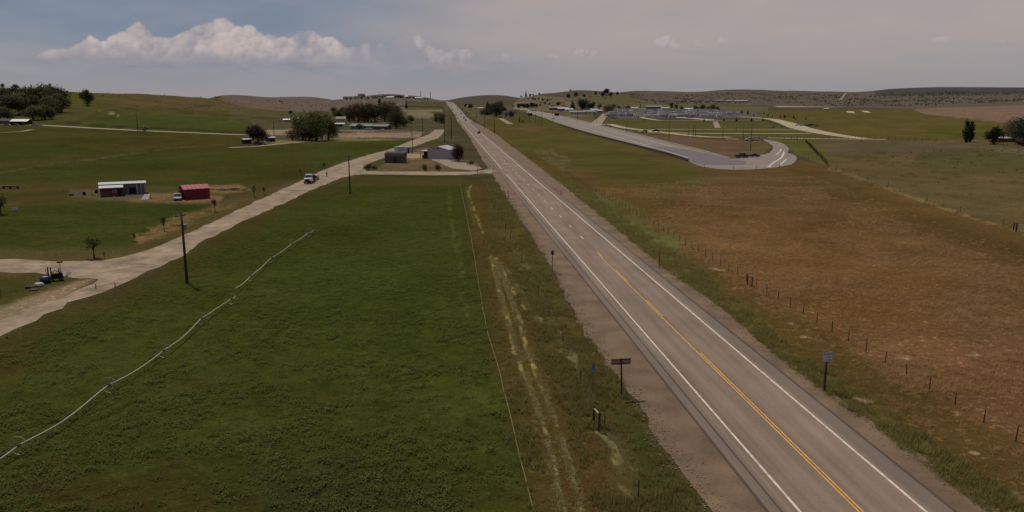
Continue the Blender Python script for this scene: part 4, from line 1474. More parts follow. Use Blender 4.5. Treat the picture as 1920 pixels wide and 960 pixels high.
# ------------------------------------------------------------------ trees
def leaf_mat(name, a, b):
    m, nt, bs = new_mat(name)
    N = nt.nodes.new; L = nt.links.new
    oi = N('ShaderNodeObjectInfo')
    geo = N('ShaderNodeNewGeometry')
    n = N('ShaderNodeTexNoise'); n.inputs['Scale'].default_value = .45; n.inputs['Detail'].default_value = 6
    L(geo.outputs['Position'], n.inputs['Vector'])
    ad = N('ShaderNodeMath'); ad.operation = 'MULTIPLY_ADD'
    L(oi.outputs['Random'], ad.inputs[0]); ad.inputs[1].default_value = .35; L(n.outputs['Fac'], ad.inputs[2])
    cr = N('ShaderNodeValToRGB')
    cr.color_ramp.elements[0].position = .4; cr.color_ramp.elements[1].position = .9
    cr.color_ramp.elements[0].color = (*s2l(a), 1); cr.color_ramp.elements[1].color = (*s2l(b), 1)
    L(ad.outputs[0], cr.inputs[0]); L(cr.outputs[0], bs.inputs['Base Color'])
    bs.inputs['Roughness'].default_value = .7
    bs.inputs['Specular IOR Level'].default_value = .1
    tr = N('ShaderNodeBsdfTranslucent'); L(cr.outputs[0], tr.inputs['Color'])
    mx = N('ShaderNodeMixShader'); mx.inputs[0].default_value = .35
    L(bs.outputs[0], mx.inputs[1]); L(tr.outputs[0], mx.inputs[2])
    L(mx.outputs[0], nt.nodes['Material Output'].inputs['Surface'])
    return m


L_green = leaf_mat("leaf_green", (72, 75, 44), (102, 100, 60))
L_olive = leaf_mat("leaf_olive", (74, 70, 40), (100, 92, 58))
L_dark = leaf_mat("leaf_dark", (60, 63, 44), (88, 86, 58))
L_brown = leaf_mat("leaf_brownish", (84, 72, 56), (116, 100, 80))
L_plum = leaf_mat("leaf_plum", (54, 36, 36), (78, 54, 50))
L_pale = leaf_mat("leaf_pale", (112, 114, 84), (150, 150, 116))
L_con = leaf_mat("needle", (36, 40, 30), (56, 58, 42))


def crown(lobes, n, s, seed, m, flat=.6):
    rr = random.Random(seed)
    mb = MB()
    tot = sum(l[3] * l[4] * l[5] for l in lobes)
    for (x, y, z, rx, ry, rz) in lobes:
        for k in range(int(n * rx * ry * rz / tot) + 6):
            d = Vector((rr.gauss(0, 1), rr.gauss(0, 1), rr.gauss(0, 1))).normalized()
            q = rr.random() ** .45 * rr.uniform(.82, 1.12)
            c = Vector((x + d.x * rx * q, y + d.y * ry * q, z + d.z * rz * q))
            nrm = (d * .7 + Vector((rr.gauss(0, .6), rr.gauss(0, .6), rr.gauss(0, .6) + .35))).normalized()
            t = nrm.orthogonal().normalized()
            t.rotate(Matrix.Rotation(rr.uniform(0, 6.28), 3, nrm))
            b = nrm.cross(t)
            e = s * rr.uniform(.55, 1.3)
            mb.quad(c - t * e, c - b * e * flat, c + t * e, c + b * e * flat)
    return mb.mesh("crown", m)


def lobes_round(seed, w=.42, h=1.0, base=.22, n=9):
    rr = random.Random(seed)
    L_ = []
    for k in range(n):
        a = k * 2.4 + rr.uniform(-.4, .4); q = rr.uniform(.25, .75) * w * 10
        z = rr.uniform(base + .14, .84) * 10 * h
        f = 1 - abs(z / 10 - .55) * .9
        r = rr.uniform(.19, .28) * 10 * (w / .42)
        L_.append((math.cos(a) * q * f, math.sin(a) * q * f, z, r, r, r * .85))
    L_.append((0, 0, 5.6, w * 6.5, w * 6.5, 3.0))
    L_.append((rr.uniform(-.6, .6), rr.uniform(-.6, .6), 8.4, w * 4, w * 4, 1.5))
    return L_


def trunk_mesh(h, r, lobes, seed, limbs=5):
    rr = random.Random(seed)
    mb = MB()
    mb.tube([(0, 0, -.4), (.05, 0, h * .3), (-.08, .05, h * .6), (0, 0, h)], [r * 1.3, r, r * .7, r * .25], 7)
    for k in range(min(limbs, len(lobes))):
        l = lobes[k]
        z0 = h * rr.uniform(.3, .6)
        mb.tube([(0, 0, z0), (l[0] * .5, l[1] * .5, (z0 + l[2]) / 2 + .2), (l[0] * .9, l[1] * .9, l[2])], [r * .5, r * .32, r * .12], 5)
    return mb.mesh("trunk", M_bark, True)


TREES = {}


def tree_kind(kind, m, seed):
    key = (kind, m.name, seed)
    if key in TREES:
        return TREES[key]
    if kind == 'round':
        lb = lobes_round(seed, .46, 1.0, .02, 15); cm = crown(lb, 2900, .34, seed, m); tm = trunk_mesh(6.5, .35, lb, seed)
    elif kind == 'wide':
        lb = lobes_round(seed, .6, .95, .0, 18); cm = crown(lb, 3200, .34, seed, m); tm = trunk_mesh(5.5, .4, lb, seed, 7)
    elif kind == 'tall':
        lb = lobes_round(seed, .26, 1.0, .08, 9); cm = crown(lb, 1100, .3, seed, m); tm = trunk_mesh(7.5, .28, lb, seed)
    elif kind == 'column':
        lb = [(random.Random(seed + k).uniform(-.25, .25), random.Random(seed + k + 9).uniform(-.25, .25), .9 + k * 1.0, 1.15 - abs(k - 3.5) * .12, 1.15 - abs(k - 3.5) * .12, .95) for k in range(9)]
        cm = crown(lb, 1100, .26, seed, m); tm = trunk_mesh(8, .22, lb, seed, 3)
    elif kind == 'conifer':
        lb = [(0, 0, .9 + k * 1.05, 2.15 * (1 - k / 9.2), 2.15 * (1 - k / 9.2), .75) for k in range(9)]
        cm = crown(lb, 1100, .27, seed, m); tm = trunk_mesh(9.3, .22, lb, seed, 0)
    elif kind == 'sapling':
        lb = lobes_round(seed, .2, 1.0, .3, 7); cm = crown(lb, 330, .3, seed, m); tm = trunk_mesh(7.5, .16, lb, seed, 6)
    elif kind == 'openround':
        lb = lobes_round(seed, .4, 1.0, .25, 12)[:-2]; lb = [(a, b, c, d * .7, e * .7, f * .8) for a, b, c, d, e, f in lb]
        cm = crown(lb, 620, .36, seed, m); tm = trunk_mesh(7.0, .25, lb, seed, 12)
    else:  # bush
        lb = [(random.Random(seed + k).uniform(-3.4, 3.4), random.Random(seed + k + 5).uniform(-3.4, 3.4), random.Random(seed + k + 3).uniform(2.5, 6), 3.2, 3.2, 3.4) for k in range(8)]
        cm = crown(lb, 800, .5, seed, m); tm = trunk_mesh(4, .3, lb, seed, 8)
    TREES[key] = (tm, cm)
    return TREES[key]


def tree(u, v, hpx, kind, m, seed, label, group=None, wf=1.0, name=None, cat='tree', sink=0.0):
    p = G(u, v)
    hm = hpx * mpp(p) / math.cos(math.atan2(H - p.z, p.y)) * 1.02
    nm = name or {'conifer': 'conifer_tree', 'column': 'poplar_tree', 'bush': 'bush', 'sapling': 'young_tree'}.get(kind, 'broadleaf_tree')
    if kind == 'bush' and name is None:
        cat = 'bush'
    e = empty(nm, p, random.uniform(0, 6.28), label, cat, group)
    e.scale = (hm / 10 * wf, hm / 10 * wf, hm / 10)
    tm, cm = tree_kind(kind, m, seed)
    for n_, me in (('trunk', tm), ('crown', cm)):
        o = bpy.data.objects.new(n_, me); COL.objects.link(o); o.parent = e
    return e


ORD = ["first", "second", "third", "fourth", "fifth", "sixth", "seventh", "eighth", "ninth", "tenth", "eleventh", "twelfth", "thirteenth", "fourteenth", "fifteenth", "sixteenth", "seventeenth", "eighteenth", "nineteenth", "twentieth"]


def number_labels(objs, text):
    for i, o in enumerate(sorted(objs, key=lambda o: math.atan2(o.location.x, o.location.y))):
        o['label'] = ("leftmost" if i == 0 else "rightmost" if i == len(objs) - 1 else ORD[i] + " from the left") + " of " + text


# farm grove at the left edge
GRL = "tall dark tree in the dense farm grove at the far left"
for i, (u, v, h) in enumerate([(8, 200, 38), (30, 198, 38), (52, 199, 36), (78, 197, 36), (88, 199, 43), (104, 202, 38), (-6, 214, 40), (18, 216, 42), (42, 214, 40), (66, 216, 40),
                               (92, 214, 34), (110, 211, 36), (2, 228, 30), (62, 226, 30), (84, 224, 28)]):
    tree(u, v, h, 'round' if i % 3 else 'tall', L_dark if i % 2 else L_green, 1 + i % 3, GRL, 'trees of the farm grove', 1.35)
tree(14, 228, 28, 'wide', L_dark, 2, "wide grey-green tree in front of the farm grove beside the white roof", None, .8)
tree(96, 224, 24, 'wide', L_brown, 1, "low brownish tree at the lower right corner of the farm grove", None, .7)
tree(116, 212, 32, 'column', L_dark, 3, "dark upright tree at the right end of the farm grove", None, 1.3)
tree(5, 163, 8, 'round', L_dark, 1, "tiny lone tree on the skyline at the far left", None)
tree(30, 166, 10, 'round', L_dark, 2, "small tree clump on the skyline behind the farm grove", None, 1.3)
tree(165, 198, 30, 'round', L_dark, 3, "lone round dark tree standing on the green hillside", None, .85)
tree(165, 199.5, 4, 'bush', L_dark, 1, "low dark brush standing in for shade under the lone hillside tree", None, 2.2)  # flat dark bush stands in for the shade beneath the tree
tree(193, 180, 4, 'bush', L_dark, 2, "dark bush right of the lone hillside tree", None)
tree(271, 247, 16, 'bush', L_pale, 3, "pale grey-green bush beside the pole on the far lane", None, 1.1)
# middle farm
tree(484, 269, 36, 'round', L_plum, 2, "dark plum tree over the sheds at the end of the far lane", None, 1.15)
tree(476, 262, 28, 'round', L_green, 1, "green tree behind the plum tree by the sheds", None)
tree(568, 262, 50, 'wide', L_olive, 1, "big olive cottonwood at the left of the central clump", None, .8)
tree(594, 264, 56, 'wide', L_green, 3, "tallest green cottonwood of the central clump", None, .8)
tree(616, 262, 50, 'wide', L_dark, 2, "dark cottonwood at the right of the central clump", None, .72)
tree(580, 264, 30, 'bush', L_plum, 2, "dark undergrowth beneath the central cottonwoods", None, 1.5)
tree(548, 263, 28, 'bush', L_brown, 3, "brown thicket left of the central cottonwoods", None, 1.1)
tree(626, 212, 12, 'wide', L_olive, 2, "low olive tree on the slope behind the central clump", None, 1)
tree(643, 213, 12, 'wide', L_olive, 3, "olive tree on the slope left of the ranch trees", None, 1)
tree(655, 228, 25, 'round', L_brown, 1, "brownish tree left of the ranch house", None, 1.1)
tree(672, 229, 38, 'round', L_brown, 2, "tall brown tree behind the left end of the ranch house", None, 1.2)
tree(690, 229, 36, 'round', L_dark, 3, "tall dark tree behind the middle of the ranch house", None, 1.1)
tree(703, 228, 32, 'round', L_dark, 1, "dark green tree behind the right part of the ranch house", None, 1)
tree(722, 228, 38, 'round', L_brown, 3, "tall brown tree beyond the green one by the ranch", None, 1.1)
tree(735, 226, 38, 'round', L_olive, 2, "olive tree behind the dense green one by the ranch", None, 1.1)
tree(743, 241, 35, 'wide', L_dark, 1, "dense dark green tree at the right end of the ranch house", None, .78)
tree(712, 203, 20, 'column', L_con, 1, "dark cedar above the ranch trees", None, 1.6)
tree(771, 231, 16, 'round', L_green, 2, "small round tree right of the dense green one", None, .95)
tree(819, 230, 18, 'round', L_green, 1, "left tree of the pair beside the highway verge", None, 1.1)
tree(828, 232, 20, 'round', L_green, 3, "right tree of the pair beside the highway verge", None, 1.1)
tree(762, 203, 16, 'conifer', L_con, 2, "dark conifer beside a white house on the hill", None, .9)
for i, (u, v, h) in enumerate([(650, 187, 3), (658, 186.5, 4), (678, 186, 4), (690, 185.5, 4), (700, 185, 3), (705, 185, 3.5), (717, 184.5, 4), (741, 184, 4), (746, 184, 5), (751, 184, 5), (755, 184.5, 4), (764, 185, 4), (769, 185, 3.5),
                               (776, 185.5, 4), (797, 187, 3), (802, 187.5, 3.5)]):
    tree(u, v, h, 'round', L_con, 1 + i % 3, "tiny dark garden tree among the houses on the left hill", "garden trees on the left hill", 1.2)
for (u, v, h, k_, m_, lb) in [(1036, 205, 9, 'round', L_brown, "brown tree between the sloping roof sheds and the street trees"), (1056, 205, 8, 'wide', L_dark, "dark tree left of the pointed conifer by the sheds"),
                              (1113, 199, 8, 'round', L_olive, "olive tree above the right end of the grey sheds"), (1150, 203, 8, 'wide', L_dark, "dark tree behind the left end of the sales lot"), (1160, 205, 7, 'round', L_brown, "brown tree beside the dark roofed sales building"),
                              (1178, 205, 7, 'wide', L_dark, "low dark tree behind the dark roofed sales building"), (882, 203, 9, 'wide', L_dark, "dark tree right of the highway near the crest"), (874, 201, 7, 'round', L_con, "small black-green tree right of the highway near the crest"),
                              (1268, 204, 8, 'round', L_dark, "dark tree right of the brown one by the long hall"), (1278, 205, 6, 'wide', L_olive, "low olive tree behind the middle of the sales lot"), (945, 213, 12, 'round', L_dark, "dark tree behind the small conifer by the highway"),
                              (921, 214, 20, 'round', L_con, "black-green tree between the highway conifer and the broad tree"), (635, 226, 20, 'round', L_olive, "olive tree right of the central cottonwoods by the pink farmhouse"),
                              (757, 238, 18, 'wide', L_dark, "dark low tree against the dense green one right of the ranch house"), (664, 226, 30, 'wide', L_dark, "wide dark tree over the left end of the ranch house"),
                              (98, 190, 34, 'column', L_dark, "tall narrow tree standing above the farm grove"), (60, 176, 18, 'column', L_dark, "narrow treetop rising behind the farm grove"), (545, 214, 7, 'wide', L_dark, "low dark trees on the slope left of the cottonwoods")]:
    tree(u, v, h, k_, m_, 1 + int(u) % 3, lb, None, 1.1)
# small trees by the lower dirt road
tree(177, 484, 46, 'openround', L_green, 2, "small leafy tree at the bend of the dirt road", None, .95)
tree(308, 433, 30, 'sapling', L_green, 1, "thin young tree beside the dirt road left of the near pole", None, 1.1)
tree(403, 397, 28, 'sapling', L_dark, 2, "young tree right of the red barn", None, 1.1)
tree(477, 370, 26, 'sapling', L_green, 3, "young tree by the dirt road with a round weeded base", None, 1)
tree(495, 365, 16, 'sapling', L_olive, 1, "short leaning young tree in the roadside row", None, 1.3)
tree(252, 452, 18, 'sapling', L_olive, 2, "wispy shrub on the bare verge by the dirt road", None, 1.4)
tree(563, 328, 14, 'sapling', L_green, 2, "small tree just left of the white truck", None, 1.2)
tree(607, 311, 9, 'bush', L_green, 1, "small green bush beyond the white truck", None, 1)
tree(2, 402, 42, 'openround', L_olive, 3, "open olive tree cut by the left edge", None, .9)
tree(196, 484, 13, 'sapling', L_dark, 3, "dark stump with shoots beside the tree at the bend", None, 1, cat='shrub')
# house lot by the highway
tree(859, 303, 33, 'wide', L_plum, 1, "dense plum-dark tree right of the white gabled shed", None, .66, name='broadleaf_tree', cat='tree')
tree(690, 318, 14, 'bush', L_dark, 2, "dark bush at the corner of the driveway", None, 1.15)
tree(703, 318, 10, 'bush', L_brown, 3, "brown bush right of the dark one at the driveway corner", None, 1.3)
tree(797, 321, 17, 'bush', L_green, 1, "green bush in front of the driveway curve", None, .7)
tree(822, 321, 17, 'bush', L_olive, 2, "olive bush right of the green one in the lot", None, .75)
tree(882, 309, 10, 'bush', L_olive, 3, "low bush between the plum tree and the highway", None, 1.4)
# right of the highway
tree(914, 216, 27, 'conifer', L_con, 1, "tall dark conifer beside the highway buildings", None, 1.7)
tree(904, 217, 17, 'bush', L_brown, 2, "brown bush left of the highway conifer", None, .8)
tree(930, 219, 26, 'wide', L_dark, 3, "broad dark green tree right of the highway conifer", None, .95)
tree(936, 216, 27, 'round', L_dark, 1, "darker treetop behind the broad tree by the highway", None, .8)
tree(958, 221, 19, 'bush', L_dark, 3, "round dark clipped tree beside the pale drive", None, .85, name='broadleaf_tree', cat='tree')
tree(949, 219, 12, 'conifer', L_dark, 2, "small conifer left of the round clipped tree", None, 1.2)
tree(974, 229, 14, 'conifer', L_olive, 3, "small olive conifer near the dark roadside board", None, .7)
tree(980, 230, 8, 'bush', L_green, 1, "low green bush near the dark roadside board", None, .7)
tree(986, 181, 13, 'conifer', L_con, 2, "conifer standing alone on the skyline right of the highway", None, 1)
for i, (u, v, h) in enumerate([(994, 181, 5), (977, 181, 4), (1000, 180, 4), (1011, 178, 4), (1070, 171, 4), (1137, 178, 12), (1130, 181, 8), (1145, 181, 8), (1157, 178, 6), (1117, 178, 6)]):
    tree(u, v, h, 'round', L_con, 1 + i % 3, "small dark tree on the right skyline ridge", "small trees on the right ridge", 1.1)
for i, (u, v, h) in enumerate([(973, 203, 9), (981, 203, 10), (989, 203, 9), (997, 202, 10), (1004.5, 202, 8), (1013, 199.5, 4)]):
    tree(u, v, h, 'round', L_con, 1 + i % 3, "small dark street tree in the row along the far road", "row of small trees along the far road", 1.3)
for i, (u, v, h) in enumerate([(999, 187, 5), (1003, 188, 6), (1010, 187, 5), (1017, 188, 5), (1026, 190, 6), (1022, 196, 7), (1030, 197, 6)]):
    tree(u, v, h, 'bush', L_dark, 1 + i % 3, "dark bush on the slope behind the far road", "bushes on the slope behind the far road", .8)
tree(1046, 198, 10, 'bush', L_olive, 2, "wide olive bush left of the twin conifers", None, 1.3)
tree(1066, 184, 9, 'wide', L_dark, 1, "dark wide tree on the slope above the sheds", None, .9)
tree(1080, 182, 10, 'wide', L_dark, 3, "larger dark tree on the slope above the conifers", None, .9)
tree(1095, 182, 6, 'wide', L_dark, 2, "low dark tree right of the larger one on the slope", None, 1)
tree(1074, 206, 19, 'conifer', L_con, 3, "pointed dark conifer behind the long grey sheds", None, 1.7)
tree(1093, 207, 22, 'wide', L_con, 1, "broad black-green tree behind the long grey sheds", None, .95)
tree(1107, 206, 14, 'round', L_con, 2, "smaller dark tree at the right of the broad one", None, 1.3)
tree(1124, 208, 15, 'openround', L_brown, 3, "bare-looking tree at the corner of the sales lot", None, 1)
tree(1141, 212, 16, 'wide', L_brown, 2, "bushy brown tree at the left end of the sales lot", None, 1.2)
tree(1201, 203, 8, 'column', L_con, 1, "narrow tree left of the long white roofed building", None, 1)
tree(1259, 203, 11, 'round', L_brown, 1, "brown tree right of the long white roofed building", None, .9)
for i, (u, v, h, w) in enumerate([(1303, 206, 8, 1), (1308, 206, 7, 1), (1317, 207, 11, 1), (1327, 208, 8, 1.2), (1336, 208, 13, 1), (1345, 210, 11, .9)]):
    tree(u, v, h, 'round', L_brown if i % 2 else L_olive, 1 + i % 3, "brownish tree in the row behind the sales lot", "trees behind the sales lot", w)
for i, (u, v, h) in enumerate([(1320, 228, 7), (1357, 227.5, 7), (1381, 228, 9), (1430, 227, 8), (1391, 213, 8), (1402, 214, 9), (1413, 218, 5.5), (1432.5, 214, 5.5), (1440, 218, 6), (1448, 220, 5), (1463, 220.5, 6),
                               (1471, 221, 8), (1488, 222, 7), (1492, 224.5, 4), (1511, 224, 6), (1409, 228, 9), (1208, 226, 4)]):
    tree(u, v, h, 'conifer', L_con, 1 + i % 3, "little dark conifer planted round the sales lot", "planted conifers round the sales lot", 1.5)
# right edge farm
tree(1811, 267, 42, 'column', L_dark, 1, "dark upright poplar, the left of two touching at the right side", None, 1.8)
tree(1819, 266, 39, 'column', L_con, 2, "dark upright poplar, the right of two touching at the right side", None, 1.6)
tree(1862, 271, 33, 'round', L_con, 3, "dark bushy tree left of the low farmhouse", None, 1)
tree(1866, 268, 40, 'sapling', L_pale, 2, "nearly bare tree sticking up beside the farmhouse", None, .8)
tree(1902, 266, 46, 'wide', L_brown, 1, "wide brown tree over the low farmhouse", None, .85)
tree(1922, 270, 50, 'wide', L_dark, 3, "large dark tree cut by the right edge", None, 1.0)
tree(1916, 274, 16, 'bush', L_plum, 1, "dark low thicket at the right edge", None, 1.8)


for g_, t_ in (("garden trees on the left hill", "the tiny dark garden trees among the hilltop houses"), ("small trees on the right ridge", "the small dark trees on the right skyline ridge"),
               ("row of small trees along the far road", "the small dark trees in the row along the far road"), ("bushes on the slope behind the far road", "the dark bushes on the slope behind the far road"),
               ("trees behind the sales lot", "the brownish trees behind the sales lot"), ("planted conifers round the sales lot", "the little dark conifers round the sales lot"),
               ("trees of the farm grove", "the tall dark trees in the farm grove")):
    number_labels([o for o in bpy.data.objects if o.parent is None and o.get('group') == g_], t_)


# ------------------------------------------------------------------ buildings
def place(uL, vL, uR, vR):
    a = G(uL, vL); b = G(uR, vR)
    d = b - a
    return a, math.hypot(d.x, d.y), math.atan2(d.y, d.x)


def gable(e, w, d, h, rise, wm, rm, ridge='x', over=.25, th=.12, name_w='wall', z0=0.0, x0=0.0, y0=0.0, ribs=True):
    """walls and a two-slope roof; ridge along local x or y; origin = front left corner"""
    W = MB()
    if ridge == 'x':
        prof = [(y0, z0), (y0 + d, z0), (y0 + d, z0 + h), (y0 + d / 2, z0 + h + rise), (y0, z0 + h)]
        W.prismx(prof, x0, x0 + w)
        wall = W.build(name_w, wm, e)
        Rf = MB()
        for s in (0, 1):
            ya, yb = (y0 - over, y0 + d / 2) if s == 0 else (y0 + d + over, y0 + d / 2)
            za = z0 + h - over * rise / (d / 2) + .02
            zb = z0 + h + rise + .02
            P = [(x0 - over, ya, za), (x0 + w + over, ya, za), (x0 + w + over, yb, zb), (x0 - over, yb, zb)]
            Q = [(a, b, c + th) for a, b, c in P]
            n = len(Rf.v); Rf.v += P + Q
            Rf.f += [(n, n + 3, n + 2, n + 1), (n + 4, n + 5, n + 6, n + 7), (n, n + 1, n + 5, n + 4), (n + 1, n + 2, n + 6, n + 5), (n + 2, n + 3, n + 7, n + 6), (n + 3, n, n + 4, n + 7)]
        if ribs:
            k = int(w / .9)
            for i in range(k + 1):
                x = x0 + i * w / k
                Rf.tube([(x, y0 - over, z0 + h + th - .02), (x, y0 + d / 2, z0 + h + rise + th + .02)], .03, 4)
    else:
        prof = [(x0, z0), (x0 + w, z0), (x0 + w, z0 + h), (x0 + w / 2, z0 + h + rise), (x0, z0 + h)]
        W.prism(prof, y0, y0 + d)
        wall = W.build(name_w, wm, e)
        Rf = MB()
        for s in (0, 1):
            xa, xb = (x0 - over, x0 + w / 2) if s == 0 else (x0 + w + over, x0 + w / 2)
            za = z0 + h - over * rise / (w / 2) + .02
            zb = z0 + h + rise + .02
            P = [(xa, y0 - over, za), (xa, y0 + d + over, za), (xb, y0 + d + over, zb), (xb, y0 - over, zb)]
            Q = [(a, b, c + th) for a, b, c in P]
            n = len(Rf.v); Rf.v += P + Q
            Rf.f += [(n, n + 1, n + 2, n + 3), (n + 4, n + 7, n + 6, n + 5), (n, n + 4, n + 5, n + 1), (n + 1, n + 5, n + 6, n + 2), (n + 2, n + 6, n + 7, n + 3), (n + 3, n + 7, n + 4, n)]
        if ribs:
            k = int(d / .9)
            for i in range(k + 1):
                y = y0 + i * d / k
                for xa in (x0 - over, x0 + w + over):
                    Rf.tube([(xa, y, z0 + h + th - .08), (x0 + w / 2, y, z0 + h + rise + th + .02)], .03, 4)
    roof = Rf.build('roof', rm, e)
    return wall, roof


def pane(e, name, x, z, w, h, m, y=-.04, d=.08):
    return MB().box(x, y, z, w, d, h).build(name, m, e)


def window(e, x, z, w, h, y=-.05):
    f = MB()
    f.box(x, y, z - .06, w + .16, .08, .08); f.box(x, y, z + h, w + .16, .08, .08)
    f.box(x - w / 2 - .04, y, z + .02, .08, .08, h - .02); f.box(x + w / 2 + .04, y, z + .02, .08, .08, h - .02)
    fr = f.build('window', M_lgrey, e)
    MB().box(x, y + .01, z + .02, w - .01, .04, h - .03).build('pane', M_glass, fr)
    return fr


# long grey shed with white roof and its red lean-to
a, w, rz = place(222, 365.5, 269, 363.2)
o_, wtot, rz2 = place(190, 367, 272, 361)
e = empty('long_shed', a, rz, "long grey shed with a white metal roof behind a red lean-to", "shed")
e.location = a - Vector((math.cos(rz), math.sin(rz), 0)) * 4.0
gable(e, w + 4.6, 4.4, 2.7, .3, mat("dark_grey_siding", (104, 94, 102), .7, var=.15, scale=1.0), M_wroof, 'x')
MB().prismx([(-2.8, 0), (-.06, 0), (-.06, 2.45), (-2.8, 2.1)], .1, 5.0).build('lean_to', M_red, e)
MB().prismx([(-3.1, 2.1), (-.03, 2.5), (-.03, 2.6), (-3.1, 2.2)], -.2, 5.25).build('lean_to_roof', M_wroof, e)
MB().box(1.2, -2.84, .02, 2.0, .08, 1.0).build('lower_siding', M_brown, e)
pane(e, 'door', 4.4, 0.05, .8, 1.7, M_dark, -2.84)
window(e, 3.2, .9, .6, .55, -2.85)
pane(e, 'door', 7.0, .05, .9, 1.7, M_dark)
pane(e, 'door', w + 1.9, .05, 1.0, 1.7, M_dark)
for x in (w + 2.6, w + 3.6, w + 4.4):
    MB().box(x, -.1, .02, .12, .1, 2.6).build('corner_board', M_lgrey, e)
# red barn
a, w, rz = place(347, 375, 394, 371.5)
e = empty('red_barn', a, rz, "small red metal barn with a faded red roof", "barn")
gable(e, w, 4.6, 2.45, .75, M_red, M_redroof, 'x')
MB().box(-.06, 2.3, .03, .06, 2.4, 2.1).build('door', M_dark, e)
for k in range(1, 6):
    MB().box(k * w / 6, -.03, .03, .05, .05, 2.35).build('batten', M_red, e)
# windscreen glint vehicle left of the red barn
# house lot: white gabled shed
a, w, rz = place(802, 297.5, 841, 298.5)
e = empty('gabled_shed', a, rz, "pale metal shed with a bright white gable roof beside the highway", "shed")
gable(e, w, 9.5, 3.7, 1.25, mat("pale_shed_wall", (168, 158, 162), .7, var=.1), M_wroof, 'y', .35)
MB().box(w * .55, -.06, .04, w * .86, .06, .5).build('base_trim', M_lgrey, e)
pane(e, 'loft_vent', w / 2, 3.9, .6, .5, M_dark)
MB().prismx([(-.3, 3.1), (4.5, 3.1), (4.5, 3.22), (-.3, 3.22)], -3.4, -.1).build('porch_roof', M_lgrey, e)
for x in (-3.2, -1.6):
    MB().box(x, .1, .02, .14, .14, 3.05).build('porch_post', M_dwood, e)
MB().box(-1.7, 3.4, .02, 3.0, .1, 2.6).build('porch_shade_panel', M_dark, e)  # dark sheet standing in for the shade under the porch roof
MB().box(-2.2, 1.6, .05, 1.6, 1.2, 1.3, .1).build('stacked_load', M_rust, e)
for o in [MB().box(0, 0, .02, 5.4, 1.2, .22)]:
    p = G(858, 303.5)
    b = o.build('concrete_slab', M_conc, None); b.location = p
    tag(b, "pale slab under the plum-dark tree", "slab")
# dark gambrel shed
a, w, rz = place(722, 305.5, 757.5, 306)
e = empty('gambrel_shed', a, rz, "dark brown gambrel shed with a pale roof edge by the driveway", "shed")
h_ = 2.5
d_ = 3.4
MB().prismx([(0, 0), (d_, 0), (d_, h_), (d_ - .5, h_ + 1.0), (d_ / 2, h_ + 1.5), (.5, h_ + 1.0), (0, h_)], 0, w).build('wall', M_brown, e)
R_ = MB()
for (A, B) in (((-.12, h_ - .05), (.45, h_ + 1.05)), ((.45, h_ + 1.05), (d_ / 2, h_ + 1.58)), ((d_ + .12, h_ - .05), (d_ - .45, h_ + 1.05)), ((d_ - .45, h_ + 1.05), (d_ / 2, h_ + 1.58))):
    R_.prismx([(A[0], A[1]), (B[0], B[1]), (B[0], B[1] + .08), (A[0], A[1] + .08)] if A[0] < B[0] else [(B[0], B[1]), (A[0], A[1]), (A[0], A[1] + .08), (B[0], B[1] + .08)], -.2, w + .2)
R_.build('roof', M_droof, e)
MB().box(w / 2, d_ / 2, h_ + 1.66, w + .5, .5, .07).build('ridge_cap', M_wroof, e)
pane(e, 'door', w * .52, .05, 1.1, 1.9, M_dwood)
# container and second box
a, w, rz = place(746, 286, 764, 285)
e = empty('shipping_container', a, rz + .1, "pale grey corrugated container behind the gambrel shed", "container")
MB().box(w / 2, 1.25, 0.1, w, 2.4, 2.5).build('shell', M_lgrey, e)
for k in range(12):
    MB().box(w * (k + .5) / 12, .02, .2, w / 40, .06, 2.3).build('rib', M_lgrey, e)
a, w, rz = place(763, 287, 771, 286.5)
e = empty('storage_box', a, rz, "grey storage box with a dark door beside the container", "shed")
MB().box(w / 2, 1.2, 0.02, w, 2.2, 2.6).build('wall', M_lgrey, e)
MB().box(w / 2, 1.2, 2.64, w + .3, 2.5, .1).build('roof', M_wroof, e)
pane(e, 'door', w * .35, .05, .8, 2.2, M_dark)
# sheds at the end of the far lane
for (uL, vL, uR, vR, hh, wm, rm, lb) in [(457, 269.5, 472, 269, 2.2, M_dwood, M_lgrey, "low open shed with a grey roof left of the plum tree"),
                                         (504, 266, 516, 265.5, 2.3, M_brown, M_wroof, "small shed with a bright roof right of the plum tree")]:
    a, w, rz = place(uL, vL, uR, vR)
    e = empty('shed', a, rz, lb, "shed")
    gable(e, w, 3.2, hh, .5, wm, rm, 'x', .4, ribs=False)
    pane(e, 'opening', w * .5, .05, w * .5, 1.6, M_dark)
for (u, v, w, lb) in [(531, 228, 7, "small white roofed hut left of the farm yard track"), (557, 226, 9, "pale roofed hut behind the brown thicket")]:
    p = G(u, v)
    e = empty('shed', p, .1, lb, "shed")
    gable(e, w, 4, 2, .8, M_tan, M_wroof, 'x', .4, ribs=False)
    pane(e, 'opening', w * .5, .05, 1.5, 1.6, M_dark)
# ranch house
a, w, rz = place(657, 242, 726, 243)
e = empty('ranch_house', a, rz, "long low ranch house with a grey-green roof among tall trees", "house")
gable(e, w * .55, 8, 2.7, 1.5, M_green_roof, M_green_roof, 'x', .6)
gable(e, w * .43, 8, 2.6, 1.2, M_brown, M_green_roof, 'x', .6, x0=w * .56, name_w='wall')
MB().prism([(6, 2.75), (14, 2.75), (10, 4.6)], -2.5, 3).build('porch_gable', M_green_roof, e)
for x in (2, 5, 11, 14, 20, 24, 28):
    window(e, x, 1.0, 1.3, 1.1)
pane(e, 'door', 8.5, .05, 1.2, 2.1, M_dark)
for x in (6.5, 13.5):
    MB().box(x, -2.2, .02, .2, .2, 2.7).build('porch_post', M_lgrey, e)
p = G(640, 233)
e = empty('farmhouse', p, .1, "two-storey pale pink farmhouse left of the ranch trees", "house")
e.location = p - Vector((5, 0, 0))
